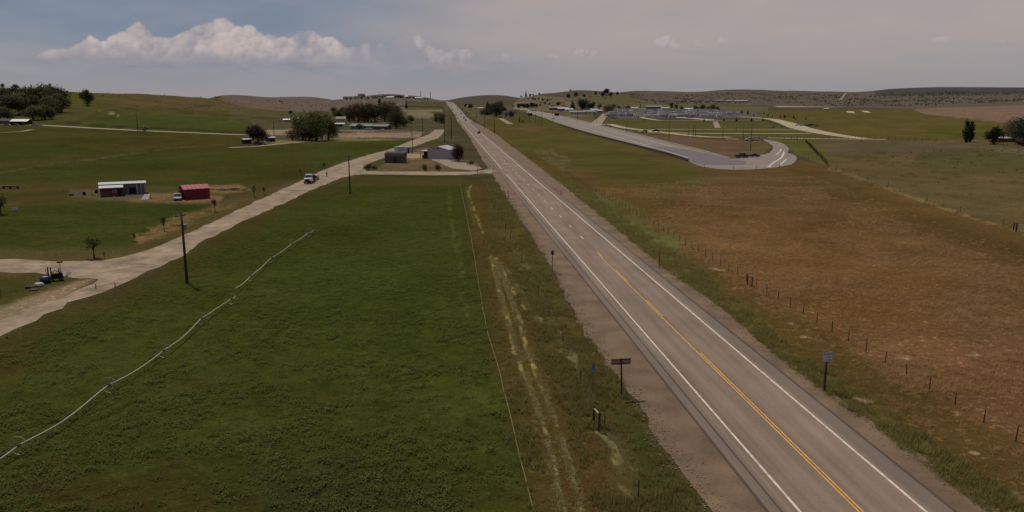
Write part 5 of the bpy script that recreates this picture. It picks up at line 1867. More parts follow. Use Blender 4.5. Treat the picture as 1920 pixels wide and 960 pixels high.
gable(e, 9, 8, 5.2, 2.0, M_pinkw, M_tan, 'x', .4)
for x in (2, 4.5, 7):
    for z in (1.0, 3.6):
        window(e, x, z, 1.0, 1.2)
p = G(637, 237)
e = empty('carport', p - Vector((5, 0, 0)), 0, "low white roofed carport before the pink farmhouse", "carport")
gable(e, 9, 5, 2.2, .8, M_lgrey, M_wroof, 'x', .5)
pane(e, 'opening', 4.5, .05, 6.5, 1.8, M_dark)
# buildings right of the highway
for nm, uL, vL, w, d, hh, rise, wm, rm, lb, cat in [
    ('roadside_building', 896, 213, 9, 14, 9, .6, M_wpaint, M_lgrey, "white blocky building left of the highway conifer", "building"),
    ('long_shed', 1068, 214, 24, 10, 3.6, 1.4, M_lgrey, M_steel, "long grey shed below the dark conifers", "shed"),
    ('long_shed', 1094, 213.5, 20, 10, 3.8, 1.4, M_lgrey, M_steel, "second grey shed below the broad dark tree", "shed"),
    ('large_hall', 1211, 203.5, 38, 18, 5, 1.2, M_grey, M_wroof, "long building with a bright white roof behind the sales lot", "hall"),
    ('sales_building', 1163, 209, 20, 14, 4.5, 1.5, M_lgrey, M_droof, "grey building with a dark roof at the left of the sales lot", "building"),
    ('sales_building', 1214, 211, 16, 12, 5, 1.5, M_grey, M_droof, "grey building with a flat dark front in the sales lot", "building"),
    ('sales_building', 1322, 210, 14, 10, 5, 1.2, M_grey, M_droof, "dark roofed building below the brown trees", "building"),
    ('sales_building', 1365, 214, 22, 10, 4, 1.0, M_lgrey, M_droof, "low dark roofed building at the right end of the sales lot", "building"),
    ('far_barn', 1343, 190.5, 30, 14, 5, 2, M_brown, M_wroof, "left white roofed barn at the foot of the far hills", "barn"),
    ('far_barn', 1361, 190.5, 28, 12, 4, 1.5, M_lgrey, M_wroof, "middle white roofed barn at the foot of the far hills", "barn"),
    ('far_barn', 1378, 191.5, 50, 14, 5, 2.5, M_tan, M_wroof, "longest white roofed barn at the foot of the far hills", "barn"),
    ('far_hut', 1545, 206, 12, 8, 3, 1.5, M_tan, M_lgrey, "tiny pale hut beyond the sales lot fields", "hut"),
    ('hill_house', 643, 186, 34, 14, 5, 3, M_tan, M_droof, "large dark roofed house at the left end of the hilltop", "house"),
    ('hill_house', 664, 185.5, 18, 14, 5, 3, M_tan, M_droof, "lower dark roofed house on the left hilltop", "house"),
    ('hill_house', 671, 184, 18, 14, 9, 3, M_tan, M_droof, "two-storey dark roofed house on the left hilltop", "house"),
    ('hill_house', 725, 184.5, 22, 10, 3, 2, M_tan, M_wroof, "white roofed long house on the left hilltop", "house"),
    ('hill_house', 759, 184.5, 8, 8, 5, 2, M_wpaint, M_wroof, "small bright white house on the left hilltop", "house"),
    ('hill_house', 696, 183, 30, 14, 3, 3, M_brown, M_droof, "dark roofed house near the top of the left hill", "house"),
    ('hill_house', 718, 181, 34, 14, 3, 3, M_brown, M_droof, "dark roofed house highest on the left hill", "house"),
    ('hill_house', 733, 182.5, 20, 14, 4, 3, M_tan, M_droof, "pale walled house below the highest one on the left hill", "house"),
    ('hill_house', 778, 186, 20, 12, 3, 2, M_tan, M_lgrey, "grey roofed house right of the white one on the left hill", "house"),
    ('ridge_house', 1134, 179, 24, 14, 4, 4, M_tan, M_droof, "house under trees on the right ridge", "house"),
    ('low_shed', 1030, 206, 30, 10, 4, 2, M_brown, M_tan, "brown sloping roof shed above the far road", "shed"),
    ('low_shed', 1046, 208, 20, 10, 4, 2, M_brown, M_lgrey, "pale sloping roof shed beside the brown one", "shed"),
    ('small_house', 1052, 203, 12, 9, 3.5, 2, M_lgrey, M_droof, "small grey house behind the sheds left of the conifers", "house"),
    ('small_house', 1060, 209, 14, 9, 3.5, 2, M_wpaint, M_lgrey, "white house at the left end of the grey sheds", "house"),
    ('small_house', 1108, 210, 12, 9, 3.5, 2, M_wpaint, M_wroof, "small white house right of the broad dark tree", "house"),
    ('small_house', 1120, 211, 8, 7, 3.2, 1.5, M_tan, M_lgrey, "tan hut at the corner of the side road", "house"),
    ('small_house', 1184, 206, 14, 9, 4, 2, M_wpaint, M_wroof, "white building behind the left part of the sales lot", "building"),
    ('small_house', 1240, 206, 18, 10, 4, 2, M_lgrey, M_wroof, "pale building right of the long white roofed hall", "building"),
    ('small_house', 1285, 208, 16, 10, 4, 2, M_wpaint, M_lgrey, "pale building left of the brown trees behind the sales lot", "building"),
    ('small_house', 940, 215, 14, 9, 3.5, 2, M_lgrey, M_droof, "grey house behind the broad highway trees", "house"),
    ('small_house', 950, 211, 12, 8, 3.5, 2, M_wpaint, M_droof, "white walled house above the round clipped tree", "house"),
    ('small_house', 876, 202, 10, 8, 4, 2, M_lgrey, M_lgrey, "small grey house right of the highway crest", "house"),
    ('farmhouse', 1874, 266.5, 11, 6, 2.2, .8, M_brown, M_wroof, "low farmhouse with a bright roof edge under the right trees", "house"),
    ('shed', 1909, 267, 5, 4, 2.4, .6, M_lgrey, M_wroof, "small white shed at the right edge under the dark tree", "shed"),
    ('barn', 20, 234.5, 14, 8, 3.2, 1.6, M_dark, M_wroof, "barn with a bright white roof under the farm grove", "barn"),
    ('shed', -2, 233, 9, 8, 3, 1.6, M_brown, M_droof, "dark shed at the left edge beneath the farm grove", "shed"),
]:
    p = G(uL, vL)
    e = empty(nm, p, 0.02, lb, cat)
    wl, rf = gable(e, w, d, hh, rise, wm, rm, 'x', .5, ribs=False)
    nwin = max(1, int(w / 6))
    for k in range(nwin):
        x = w * (k + .5) / nwin
        if rm is M_wroof and w > 25:
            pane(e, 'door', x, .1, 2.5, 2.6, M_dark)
        else:
            window(e, x, hh * .35, min(1.8, w / nwin * .4), hh * .3)


# ------------------------------------------------------------------ vehicles
def wheel(e, x, y, r=.34, w=.22):
    t = MB().tube([(x - w / 2, y, r), (x + w / 2, y, r)], r, 14).build('wheel', M_tyre, e)
    MB().tube([(x - w / 2 - .012, y, r), (x + w / 2 + .012, y, r)], r * .58, 10).build('rim', M_rim, t)
    return t


def car_paint(name, c):
    m = mat(name, c, .3, .1, var=.03, scale=1)
    m.node_tree.nodes['Principled BSDF'].inputs['Coat Weight'].default_value = .6
    return m


P_white = car_paint("white_paint_car", (190, 188, 188)); P_black = car_paint("black_paint_car", (26, 24, 26))
P_silver = car_paint("silver_paint_car", (140, 140, 144)); P_red = car_paint("dark_red_paint_car", (74, 24, 22))
P_blue = car_paint("blue_paint_car", (40, 52, 84)); P_tan = car_paint("tan_paint_car", (150, 134, 112))


def car(kind, pm, loc, rz, label, group=None, cat=None):
    """front points along local +y"""
    e = empty({'suv': 'suv', 'sedan': 'car', 'pickup': 'pickup_truck'}[kind], loc, rz, label, cat or {'suv': 'car', 'sedan': 'car', 'pickup': 'pickup truck'}[kind], group)
    if kind == 'sedan':
        body = [(-2.2, .3), (2.25, .3), (2.3, .62), (1.3, .86), (-1.6, .92), (-2.25, .85)]
        cab = [(-1.75, .90), (1.15, .86), (.45, 1.42), (-.95, 1.44)]
        W = 1.78; wy = (1.4, -1.35); r = .33
    elif kind == 'suv':
        body = [(-2.35, .4), (2.35, .4), (2.42, .8), (2.3, 1.05), (1.25, 1.15), (-2.35, 1.18)]
        cab = [(-2.32, 1.16), (1.2, 1.13), (.55, 1.78), (-2.1, 1.82)]
        W = 1.95; wy = (1.5, -1.45); r = .38
    else:
        body = [(-2.9, .5), (2.8, .5), (2.88, .9), (2.75, 1.15), (1.5, 1.27), (-2.9, 1.22)]
        cab = [(-.95, 1.2), (1.45, 1.25), (.75, 1.92), (-.8, 1.95)]
        W = 2.0; wy = (1.9, -1.75); r = .41
    MB().prismx(body, -W / 2, W / 2).build('body', pm, e, bevel=.07)
    MB().prismx(cab, -W / 2 + .1, W / 2 - .1).build('windows', M_glass, e, bevel=.04)
    (y0, z0), (y1, z1), (y2, z2), (y3, z3) = cab
    MB().prismx([(y2 + .03, z2 - .02), (y3 - .03, z3 - .02), (y3, z3 + .05), (y2, z2 + .05)][::-1], -W / 2 + .08, W / 2 - .08).build('roof', pm, e, bevel=.02)
    P = MB()
    for s in (-1, 1):
        x = s * (W / 2 - .1)
        for (ya, za, yb, zb) in ((y1, z1, y2, z2), (y0, z0, y3, z3), ((y0 + y1) / 2, z0, (y2 + y3) / 2, z3)):
            P.tube([(x, ya, za - .03), (x, yb, zb + .02)], .045, 5)
    P.build('pillars', pm, e)
    for s in (-1, 1):
        for y in wy:
            wheel(e, s * (W / 2 - .08), y, r)
        MB().box(s * W * .36, body[2][0] - .04, body[2][1] - .12, .36, .14, .16).build('headlight', M_mirror, e)
        MB().box(s * W * .40, body[0][0] + .02, .75, .22, .1, .18).build('tail_light', M_red, e)
    MB().box(0, body[1][0] + .03, body[1][1] + .02, W * .5, .12, .26).build('grille', M_black, e)
    MB().box(0, body[1][0] + .06, body[1][1] - .12, W * .94, .18, .16).build('bumper', M_dsteel, e)
    if kind == 'pickup':
        MB().box(0, -1.93, 1.18, W - .3, 1.8, .07).build('bed', M_black, e)
    return e


rz_up = math.atan2(-rdir.x, rdir.y)          # heading up the highway
traffic = [(898, 251, 'suv', P_red, 0, "dark red SUV driving alone nearest on the highway"), (873, 227, 'suv', P_black, 0, "black car behind the dark red SUV in the right lane"),
           (870, 222.5, 'suv', P_black, 0, "second black car ahead in the right lane"), (861, 227, 'sedan', P_white, 1, "white car nearest in the oncoming lane"),
           (858, 223, 'sedan', P_silver, 1, "silver car behind the white oncoming one"), (855, 217, 'suv', P_tan, 1, "tan car half way down the oncoming queue"),
           (865, 214.5, 'suv', P_black, 0, "black car half way up the hill"), (863, 211, 'sedan', P_silver, 0, "silver car half way up the hill"),
           (858, 206.5, 'sedan', P_black, 0, "small dark car high on the hill"), (857, 202, 'sedan', P_black, 0, "highest dark car in the uphill lane"),
           (848, 207, 'suv', P_tan, 1, "tan oncoming car high on the hill"), (846.5, 204.5, 'sedan', P_blue, 1, "blue oncoming car high on the hill"),
           (845, 200, 'suv', P_white, 1, "bright white oncoming car near the crest"), (835.5, 191.5, 'suv', P_white, 1, "bright white vehicle on the crest of the highway")]
for (u, v, k, pm, onc, lb) in traffic:
    p = G(u, v)
    p.z += .1 + max(0, p.length - 500) * 2.2e-4
    if p.y > 860:
        p.z += .02
    car(k, pm, p, rz_up + (math.pi if onc else 0), lb, "traffic on the highway")
others = [(1037, 224, 'suv', P_white, 1.2, "white car on the far road"), (1391, 296, 'pickup', P_black, -1.3, "black pickup parked on the gravel of the turnaround"),
          (1414, 294.5, 'sedan', P_black, -1.3, "low black car right of the black pickup at the turnaround"),
          (1208, 248.5, 'suv', P_tan, 1.5, "tan vehicle on the dirt lane below the sales lot"), (1230, 247.5, 'pickup', P_black, 1.5, "dark pickup on the dirt lane below the sales lot"),
          (1405, 264, 'suv', P_white, 1.5, "white van left of the tall pole behind the turnaround"), (1415, 263, 'suv', P_white, 1.4, "second white van right of the tall pole"),
          (1425, 263.5, 'sedan', P_white, 1.2, "white car at the end of the vans behind the turnaround"),
          (1497, 236, 'pickup', P_white, 1.4, "white pickup at the left of the cars beside the pale track"), (1507, 236, 'suv', P_white, 1.5, "white SUV in the row beside the pale track"),
          (1515, 236.5, 'suv', P_black, 1.5, "black SUV in the row beside the pale track"), (1522, 236, 'pickup', P_red, 1.5, "dark red pickup in the row beside the pale track"),
          (1530, 237, 'sedan', P_tan, 1.5, "tan car at the right end of the row beside the pale track"), (1448, 240, 'sedan', P_silver, 1.5, "silver car alone on the grass before the pale track"),
          (11, 236, 'suv', P_silver, 1.5, "silver van parked left of the white roofed barn"), (31, 236, 'sedan', P_silver, 1.4, "silver car in front of the white roofed barn"),
          (66, 236.5, 'pickup', P_white, 1.5, "white pickup at the farm lane end"), (75, 236, 'suv', P_white, 1.5, "white SUV behind the pickup at the farm lane end"),
          (692, 243.5, 'pickup', P_white, 1.5, "white pickup before the ranch house"), (718, 245.5, 'sedan', P_white, 0.3, "white car right of the pickup before the ranch house"),
          (482, 272, 'suv', P_blue, 1.2, "dark blue car under the plum tree"), (494, 272, 'sedan', P_silver, 1.3, "silver car right of the plum tree"),
          (978, 230.5, 'suv', P_tan, 1.5, "tan vehicle beside the pale drive near the dark board"), (951, 220, 'sedan', P_white, .3, "white car under the round clipped tree"),
          (940, 221.5, 'suv', P_black, 1.5, "black car in the shade of the broad highway tree"),
          (1116, 215.5, 'sedan', P_black, .4, "black car at the side road mouth"), (1124, 213, 'sedan', P_silver, .4, "silver car on the side road")]
for (u, v, k, pm, rz, lb) in others:
    p = G(u, v); p.z += .1
    car(k, pm, p, rz, lb)
e = car('sedan', P_silver, G(334, 374.5), 3.5, "silver parked car with glinting windscreen left of the red barn")

# white flatbed truck and trailer
a = G(577, 345); b = G(606, 328.5)
dv = (b - a).normalized()
rz = math.atan2(dv.x, -dv.y)          # front toward the camera: local +y = -dv
rz = math.atan2(dv.x, -dv.y)
e = empty('flatbed_truck', a + dv * 3.2, rz, "white flatbed truck with a dark grille pulling a loaded trailer on the dirt road", "truck")
e.scale = (.88, .88, .88)
MB().prismx([(.2, .75), (3.9, .75), (3.95, 1.2), (3.75, 1.75), (2.3, 1.95), (.2, 1.95)], -1.12, 1.12).build('hood', P_white, e, bevel=.12)
MB().prismx([(.1, 1.9), (2.35, 1.92), (1.75, 2.75), (.2, 2.78)], -1.0, 1.0).build('windows', M_glass, e, bevel=.05)
MB().prismx([(.1, 2.72), (1.8, 2.70), (1.6, 2.92), (.15, 2.94)][::-1], -1.05, 1.05).build('roof', P_white, e, bevel=.05)
P_ = MB()
for s in (-1, 1):
    P_.tube([(s * 1.02, 2.35, 1.88), (s * 1.0, 1.76, 2.78)], .06, 5); P_.tube([(s * 1.02, .15, 1.88), (s * 1.0, .2, 2.78)], .1, 5); P_.tube([(s * 1.02, 1.2, 1.88), (s * 1.0, 1.1, 2.78)], .05, 5)
    MB().box(s * 1.22, 1.9, 1.9, .12, .2, .42).build('mirror', M_black, e)
    MB().box(s * .86, 3.93, 1.15, .34, .1, .26).build('headlight', M_mirror, e)
    for y in (3.0, -3.0, -3.9):
        wheel(e, s * 1.0, y, .48, .3)
P_.build('pillars', P_white, e)
MB().box(0, 3.95, .85, 1.3, .12, .8).build('grille', M_black, e)
MB().box(0, 4.08, .5, 2.3, .3, .42).build('bumper', M_black, e)
MB().box(0, -2.6, 1.0, 2.35, 5.0, .16).build('flatbed', M_dsteel, e)
MB().box(0, -.12, 1.1, 2.3, .12, 1.5).build('headboard', M_black, e)
for k in range(3):
    MB().box(0, -1.3 - k * 1.5, 1.18, 1.9, 1.2, .9 + .25 * (k % 2), .04 * k).build('cargo', M_dark, e)
a2 = a + dv * 11.2
t = empty('utility_trailer', a2, rz, "dark low trailer with rails hitched behind the white truck", "trailer")
t.scale = (.9, .9, .9)
MB().box(0, 0, .62, 2.2, 4.6, .14).build('deck', M_dsteel, t)
F_ = MB()
for s in (-1, 1):
    F_.tube([(s * 1.05, -2.2, 1.35), (s * 1.05, 2.2, 1.35)], .05, 5)
    for y in (-2.2, -1.1, 0, 1.1, 2.2):
        F_.tube([(s * 1.05, y, .7), (s * 1.05, y, 1.35)], .04, 5)
    for y in (-.5, .5):
        wheel(t, s * 1.12, y, .36, .22)
F_.build('rails', M_dsteel, t)
MB().tube([(-.6, 2.3, .66), (0, 3.7, .6), (.6, 2.3, .66)], .06, 5).build('drawbar', M_dsteel, t)
MB().blob((.1, -.6, 1.05), (.8, 1.3, .45), 2, .12, 3).build('cargo', M_dark, t)
MB().box(-.3, 1.3, .78, .9, .9, .7, .3).build('cargo', M_rust, t)


# person beside the trailer
def person(loc, rz, label):
    e = empty('person', loc, rz, label, 'person')
    J = {'pel': (0, 0, .93, .135), 'wa': (0, .01, 1.08, .12), 'ch': (0, .01, 1.3, .15), 'nk': (0, 0, 1.49, .055), 'hd': (0, .015, 1.56, .075), 'hd2': (0, .02, 1.66, .1), 'hd3': (0, .01, 1.74, .06)}
    E = [('pel', 'wa'), ('wa', 'ch'), ('ch', 'nk'), ('nk', 'hd'), ('hd', 'hd2'), ('hd2', 'hd3')]
    for s, n in ((-1, 'l'), (1, 'r')):
        f = .05 * s
        J.update({'hp' + n: (s * .1, 0, .88, .1), 'kn' + n: (s * .11, .03 + f, .49, .062), 'an' + n: (s * .11, -.02 + f, .09, .042), 'to' + n: (s * .12, .16 + f, .04, .035),
                  'sh' + n: (s * .19, 0, 1.42, .065), 'el' + n: (s * .27, -.02, 1.13, .045), 'wr' + n: (s * .27, .1, .9, .03), 'pa' + n: (s * .265, .13, .83, .032)})
        E += [('pel', 'hp' + n), ('hp' + n, 'kn' + n), ('kn' + n, 'an' + n), ('an' + n, 'to' + n), ('ch', 'sh' + n), ('sh' + n, 'el' + n), ('el' + n, 'wr' + n), ('wr' + n, 'pa' + n)]
        for q in range(4):
            J['f%d%s' % (q, n)] = (s * .265 + (q - 1.5) * .004, .10 + q * .02, .765, .0095)
            J['g%d%s' % (q, n)] = (s * .26, .11 + q * .02, .715 + .012 * abs(q - 1), .008)
            E += [('pa' + n, 'f%d%s' % (q, n)), ('f%d%s' % (q, n), 'g%d%s' % (q, n))]
        J['t1' + n] = (s * .25, .19, .80, .01); E.append(('pa' + n, 't1' + n))
    ks = list(J)
    me = bpy.data.meshes.new('body')
    me.from_pydata([J[k][:3] for k in ks], [(ks.index(a), ks.index(b)) for a, b in E], [])
    o = bpy.data.objects.new('body', me); COL.objects.link(o)
    md = o.modifiers.new('skin', 'SKIN'); md.use_smooth_shade = True
    for i, k in enumerate(ks):
        me.skin_vertices[0].data[i].radius = (J[k][3], J[k][3] * .85)
    me.skin_vertices[0].data[0].use_root = True
    o.modifiers.new('sub', 'SUBSURF').levels = 1
    dg = bpy.context.evaluated_depsgraph_get()
    m2 = bpy.data.meshes.new_from_object(o.evaluated_get(dg))
    bpy.data.objects.remove(o)
    for m in (M_skin, M_jacket, M_jeans):
        m2.materials.append(m)
    m2.materials.clear()
    for m in (M_skin, M_jacket, M_jeans):
        m2.materials.append(m)
    for p in m2.polygons:
        c = p.center
        p.material_index = 0 if c.z > 1.47 else (1 if (c.z > .93 or (abs(c.x) > .2 and c.z > .88)) else (0 if abs(c.x) > .2 and c.z > .6 else 2))
    b = bpy.data.objects.new('body', m2); COL.objects.link(b); b.parent = e
    MB().blob((0, -.015, 1.70), (.095, .11, .09), 2, .04, 2).build('hair', M_hair, e)
    return e


person(G(613, 332) + Vector((0, 0, .05)), 2.6, "person in dark clothes standing on the dirt road behind the trailer")


# travel trailers and motorhomes of the sales lot
def rv_proto(kind, pm, stripe):
    e = empty({'t': 'travel_trailer', 'm': 'motorhome', 'f': 'fifth_wheel_trailer'}[kind], (0, 0, 0), 0, '', {'t': 'travel trailer', 'm': 'motorhome', 'f': 'travel trailer'}[kind])
    if kind == 't':
        pr = [(-4, .6), (3.6, .6), (4.1, 1.2), (4.15, 2.2), (3.7, 3.0), (-3.9, 3.05), (-4.05, 2.7)]; wy = (-.9, -.1)
    elif kind == 'm':
        pr = [(-4.6, .5), (4.4, .5), (4.6, 1.1), (4.5, 2.2), (4.0, 3.35), (-4.5, 3.4), (-4.65, 3.0)]; wy = (3.0, -2.4)
    else:
        pr = [(-5, .7), (2.6, .7), (3.0, 1.7), (5.2, 1.7), (5.25, 2.9), (4.6, 3.75), (-4.9, 3.7), (-5.05, 3.2)]; wy = (-1.6, -.7)
    MB().prismx(pr, -1.25, 1.25).build('body', pm, e, bevel=.1)
    for s in (-1, 1):
        for y in (-2.6, .6, 2.4):
            MB().box(s * 1.26, y, 1.75, .04, 1.0, .6).build('window', M_glass, e)
        MB().box(s * 1.255, -.2, 1.15, .03, 6.8, .32).build('stripe', stripe, e)
        for y in wy:
            wheel(e, s * 1.1, y, .36, .25)
    MB().box(1.27, -1.2, .8, .03, .7, 1.75).build('door', M_lgrey, e)
    MB().box(0, .3, pr[-2][1] + .02, .9, 1.1, .28).build('roof_unit', M_wpaint, e, bevel=.05)
    if kind == 't':
        MB().tube([(-.7, 3.7, .62), (0, 5.2, .6), (.7, 3.7, .62)], .06, 5).build('drawbar', M_dsteel, e)
    if kind == 'm':
        MB().box(0, 4.53, 1.5, 2.1, .1, 1.0).build('windscreen', M_glass, e)
    return e


RVL = {'travel_trailer': "pale travel trailer parked among the rows of the sales lot", 'motorhome': "pale motorhome parked among the rows of the sales lot",
       'fifth_wheel_trailer': "tall pale trailer parked among the rows of the sales lot"}
RVM = [mat("rv_white", (214, 204, 196), .5, var=.06, scale=.6), mat("rv_cream", (196, 182, 166), .5, var=.06, scale=.6), mat("rv_lavender", (176, 164, 170), .5, var=.08, scale=.6)]
protos = [rv_proto('t', RVM[0], M_grey), rv_proto('m', RVM[1], M_brown), rv_proto('f', RVM[2], M_grey), rv_proto('t', RVM[2], M_dsteel), rv_proto('f', RVM[0], M_brown)]
used = set()
rr = random.Random(11)
rowno = 0
rvrows = [(207.6, 1160, 1215, 9), (208.3, 1262, 1340, 10), (210, 1160, 1240, 9.5), (210.6, 1290, 1360, 10), (212, 1170, 1250, 10), (212.8, 1262, 1372, 10.5), (214.2, 1146, 1248, 10.5),
          (215, 1262, 1395, 11), (216.6, 1160, 1252, 11), (217.4, 1262, 1352, 11), (218.6, 1138, 1200, 11), (219.4, 1226, 1300, 10), (221, 1196, 1266, 12.5), (220.6, 1318, 1352, 12)]
nrv = 0
RN = {r_[0]: k_ for k_, r_ in enumerate(sorted(rvrows, key=lambda r_: -r_[0]))}
for (v, u0, u1, du) in rvrows:
    nin = -1
    u = u0 + rr.uniform(0, 4)
    while u < u1:
        k = rr.randrange(5)
        pr = protos[k]
        p = G(u, v + rr.uniform(-.35, .35)); p.z += .08
        rz = rr.choice([1.57, 1.57, 1.5, -1.57, 1.2, .4, 1.75]) + rr.uniform(-.12, .12)
        nin += 1
        kind_ = {'travel_trailer': 'travel trailer', 'motorhome': 'motorhome', 'fifth_wheel_trailer': 'tall trailer'}[pr.name.split('.')[0]]
        lb = "pale %s, %s from the left in the %s sales lot row from the front" % (kind_, ORD[nin], ORD[RN[v]])
        gp = pr.name.split('.')[0].replace('_', ' ') + "s of the sales lot"
        if k not in used:
            used.add(k)
            pr.location = p; pr.rotation_euler = (0, 0, rz); pr['label'] = lb; pr['group'] = gp
        else:
            dup(pr, p, rz, lb, gp)
        nrv += 1
        u += du * rr.uniform(.85, 1.45)
for o_ in [o for o in bpy.data.objects if o.parent is None and o.get('group', '').endswith('s of the sales lot')]:
    o_.scale = (1.2, 1.1, 1.25)
cproto = {}
for (v, u0, u1, du, lb) in [(213.4, 1128, 1142, 5, "car parked beside the brown tree of the sales lot"), (222.2, 1136, 1160, 6.5, "car in the front row left of the sales lot"), (221.5, 1292, 1316, 6, "car in the dark group at the front of the sales lot"),
                            (213.5, 1075, 1112, 7, "vehicle parked before the long grey sheds")]:
    u = u0
    while u < u1:
        k = rr.randrange(4)
        p = G(u, v); p.z += .08
        col = [P_white, P_black, P_silver, P_red][k]
        if k not in cproto:
            cproto[k] = car(['suv', 'pickup', 'sedan', 'suv'][k], col, p, rr.uniform(1.2, 1.8), lb, "cars around the sales lot")
        else:
            dup(cproto[k], p, rr.uniform(1.2, 1.8), lb, "cars around the sales lot")
        cproto[k]
        u += du


number_labels([o for o in bpy.data.objects if o.parent is None and o.get('group') == "cars around the sales lot"], "the cars parked loosely around the sales lot and sheds")

# ------------------------------------------------------------------ poles
def power_pole(u, v, hpx, label, arms=1, transformer=False, rz=.3, lamp=False, r=.16):
    p = G(u, v)
    h = hpx * mpp(p) / math.cos(math.atan2(H - p.z, p.y)) * 1.01
    e = empty('light_pole' if lamp else 'power_pole', p, rz, label, 'light pole' if lamp else 'power pole')
    k = max(1.0, mpp(p) / .28)          # nothing thinner than real timber poles
    k = min(k, 1.25)
    MB().tube([(0, 0, -.5), (0, 0, h)], [r * 1.15 * k, r * .8 * k], 9).build('pole', M_dsteel if lamp else M_dwood, e, smooth=True)
    if lamp:
        for s in (-1, 1):
            a = MB().tube([(0, 0, h - .15), (s * 1.3, 0, h + .05)], .06, 5).build('arm', M_dsteel, e)
            MB().box(s * 1.5, 0, h, .9, .4, .16).build('lamp_head', M_lgrey, e)
    for i in range(arms):
        z = h - .5 - i * 1.1
        MB().box(0, .16, z, 1.9, .09, .1).build('crossarm', M_dwood, e)
        for x in (-1.05, -.45, .45, 1.05):
            MB().cyl(x, .16, z + .12, .05, .16, 6).build('insulator', M_lgrey, e)
        MB().tube([(-.7, .2, z), (0, .2, z - .6), (.7, .2, z)], .03, 4).build('brace', M_steel, e)
    if transformer:
        t = MB().cyl(.42, -.05, h - 2.35, .24, .75, 10).build('transformer', M_steel, e)
        MB().cyl(.42, -.05, h - 1.6, .04, .18, 6).build('bushing', M_lgrey, t)
        MB().box(-.3, .05, h - 1.7, .8, .08, .1).build('bracket', M_dsteel, e)
    return e


power_pole(351, 531, 129, "near power pole with a transformer between dirt road and green field", 1, True, 1.2, r=.17)
power_pole(656.5, 363, 71, "power pole at the far left corner of the green field", 1, False, .6)
power_pole(773.5, 288, 51, "leaning power pole beside the grey container", 1, False, .6)
power_pole(793, 255, 34, "power pole in the pasture right of the ranch", 1, False, .4)
power_pole(834, 267, 58, "tall power pole where the dirt road meets the highway verge", 2, False, .2)
power_pole(847, 261, 43, "power pole closest to the left side of the highway", 1, False, .2)
power_pole(844, 253, 12, "short dark post between the two verge poles", 0, False, .2)
power_pole(258.5, 247, 34, "lone power pole on the far lane beside the pale bush", 1, False, .2)
power_pole(514, 254, 25, "power pole behind the sheds with the plum tree", 1, False, .2)
power_pole(909, 243, 25, "power pole right of the highway below the conifer", 1, False, .2)
power_pole(927, 249, 27, "second power pole right of the highway by the red weeds", 1, False, .2)
power_pole(893, 222, 18, "power pole beside the blocky white building", 1, False, .2)
for (u, v, h, lb) in [(1004, 231, 27, "left lamp post before the far road"), (1016, 237, 32, "right lamp post before the far road"), (1082, 233, 38, "tall lamp post beyond the far road"),
                      (1119, 232, 12, "short lamp post by the side road mouth"), (1175, 248, 31, "lamp post where the dirt lane widens"), (1144, 239, 12, "short lamp post left of the dirt lane"),
                      (1254, 263, 34, "dark lamp post above the brown slope"), (1290, 257, 20, "left of three lamp posts close together"), (1299.5, 257, 21, "middle of three lamp posts close together"),
                      (1303.5, 257, 21, "right of three lamp posts close together"), (1355, 259, 19, "lamp post at the end of the lower dirt lane"), (1380, 247, 12, "short lamp post in the grass island"),
                      (1393, 264, 30, "thin lamp post just left of the tall one"), (1407, 283, 56, "tallest dark lamp post standing by the turnaround"), (1341, 227, 13, "lamp post in front of the sales lot"),
                      (985, 232, 10, "short post in front of the left lamp post"), (978, 190, 24, "very tall thin mast left of the far road")]:
    power_pole(u, v, h, lb, 0, lamp=(h > 16), rz=.2, r=.13)


def mast(u, v, hpx, label):
    p = G(u, v); h = hpx * mpp(p)
    e = empty('radio_mast', p, 0, label, 'radio mast')
    w = h * .07
    for sx in (-1, 1):
        for sy in (-1, 1):
            MB().tube([(sx * w, sy * w, -1), (sx * w * .15, sy * w * .15, h)], .35, 5).build('leg', M_dsteel, e)
    for k in range(1, 7):
        q = w * (1 - .85 * k / 7)
        MB().box(0, 0, h * k / 7, q * 2.1, q * 2.1, .3).build('brace_ring', M_dsteel, e)
    MB().cyl(0, 0, h * .8, w * .5, 1.2, 8).build('antenna', M_lgrey, e)


mast(789, 179.5, 11, "left radio mast on the hilltop by the highway crest")
mast(807, 184, 12, "fainter radio mast on the hilltop closest to the highway")


# ------------------------------------------------------------------ signs
def text_mesh(txt, size, m, parent, loc, rot, name='lettering', ext=.004):
    c = bpy.data.curves.new('t', 'FONT'); c.body = txt; c.size = size; c.align_x = 'CENTER'; c.align_y = 'CENTER'; c.extrude = ext
    c.offset = size * .012
    o = bpy.data.objects.new('t', c); COL.objects.link(o)
    dg = bpy.context.evaluated_depsgraph_get()
    me = bpy.data.meshes.new_from_object(o.evaluated_get(dg))
    bpy.data.objects.remove(o)
    me.materials.clear(); me.materials.append(m)
    t = bpy.data.objects.new(name, me); COL.objects.link(t)
    t.parent = parent; t.location = loc; t.rotation_euler = rot
    return t


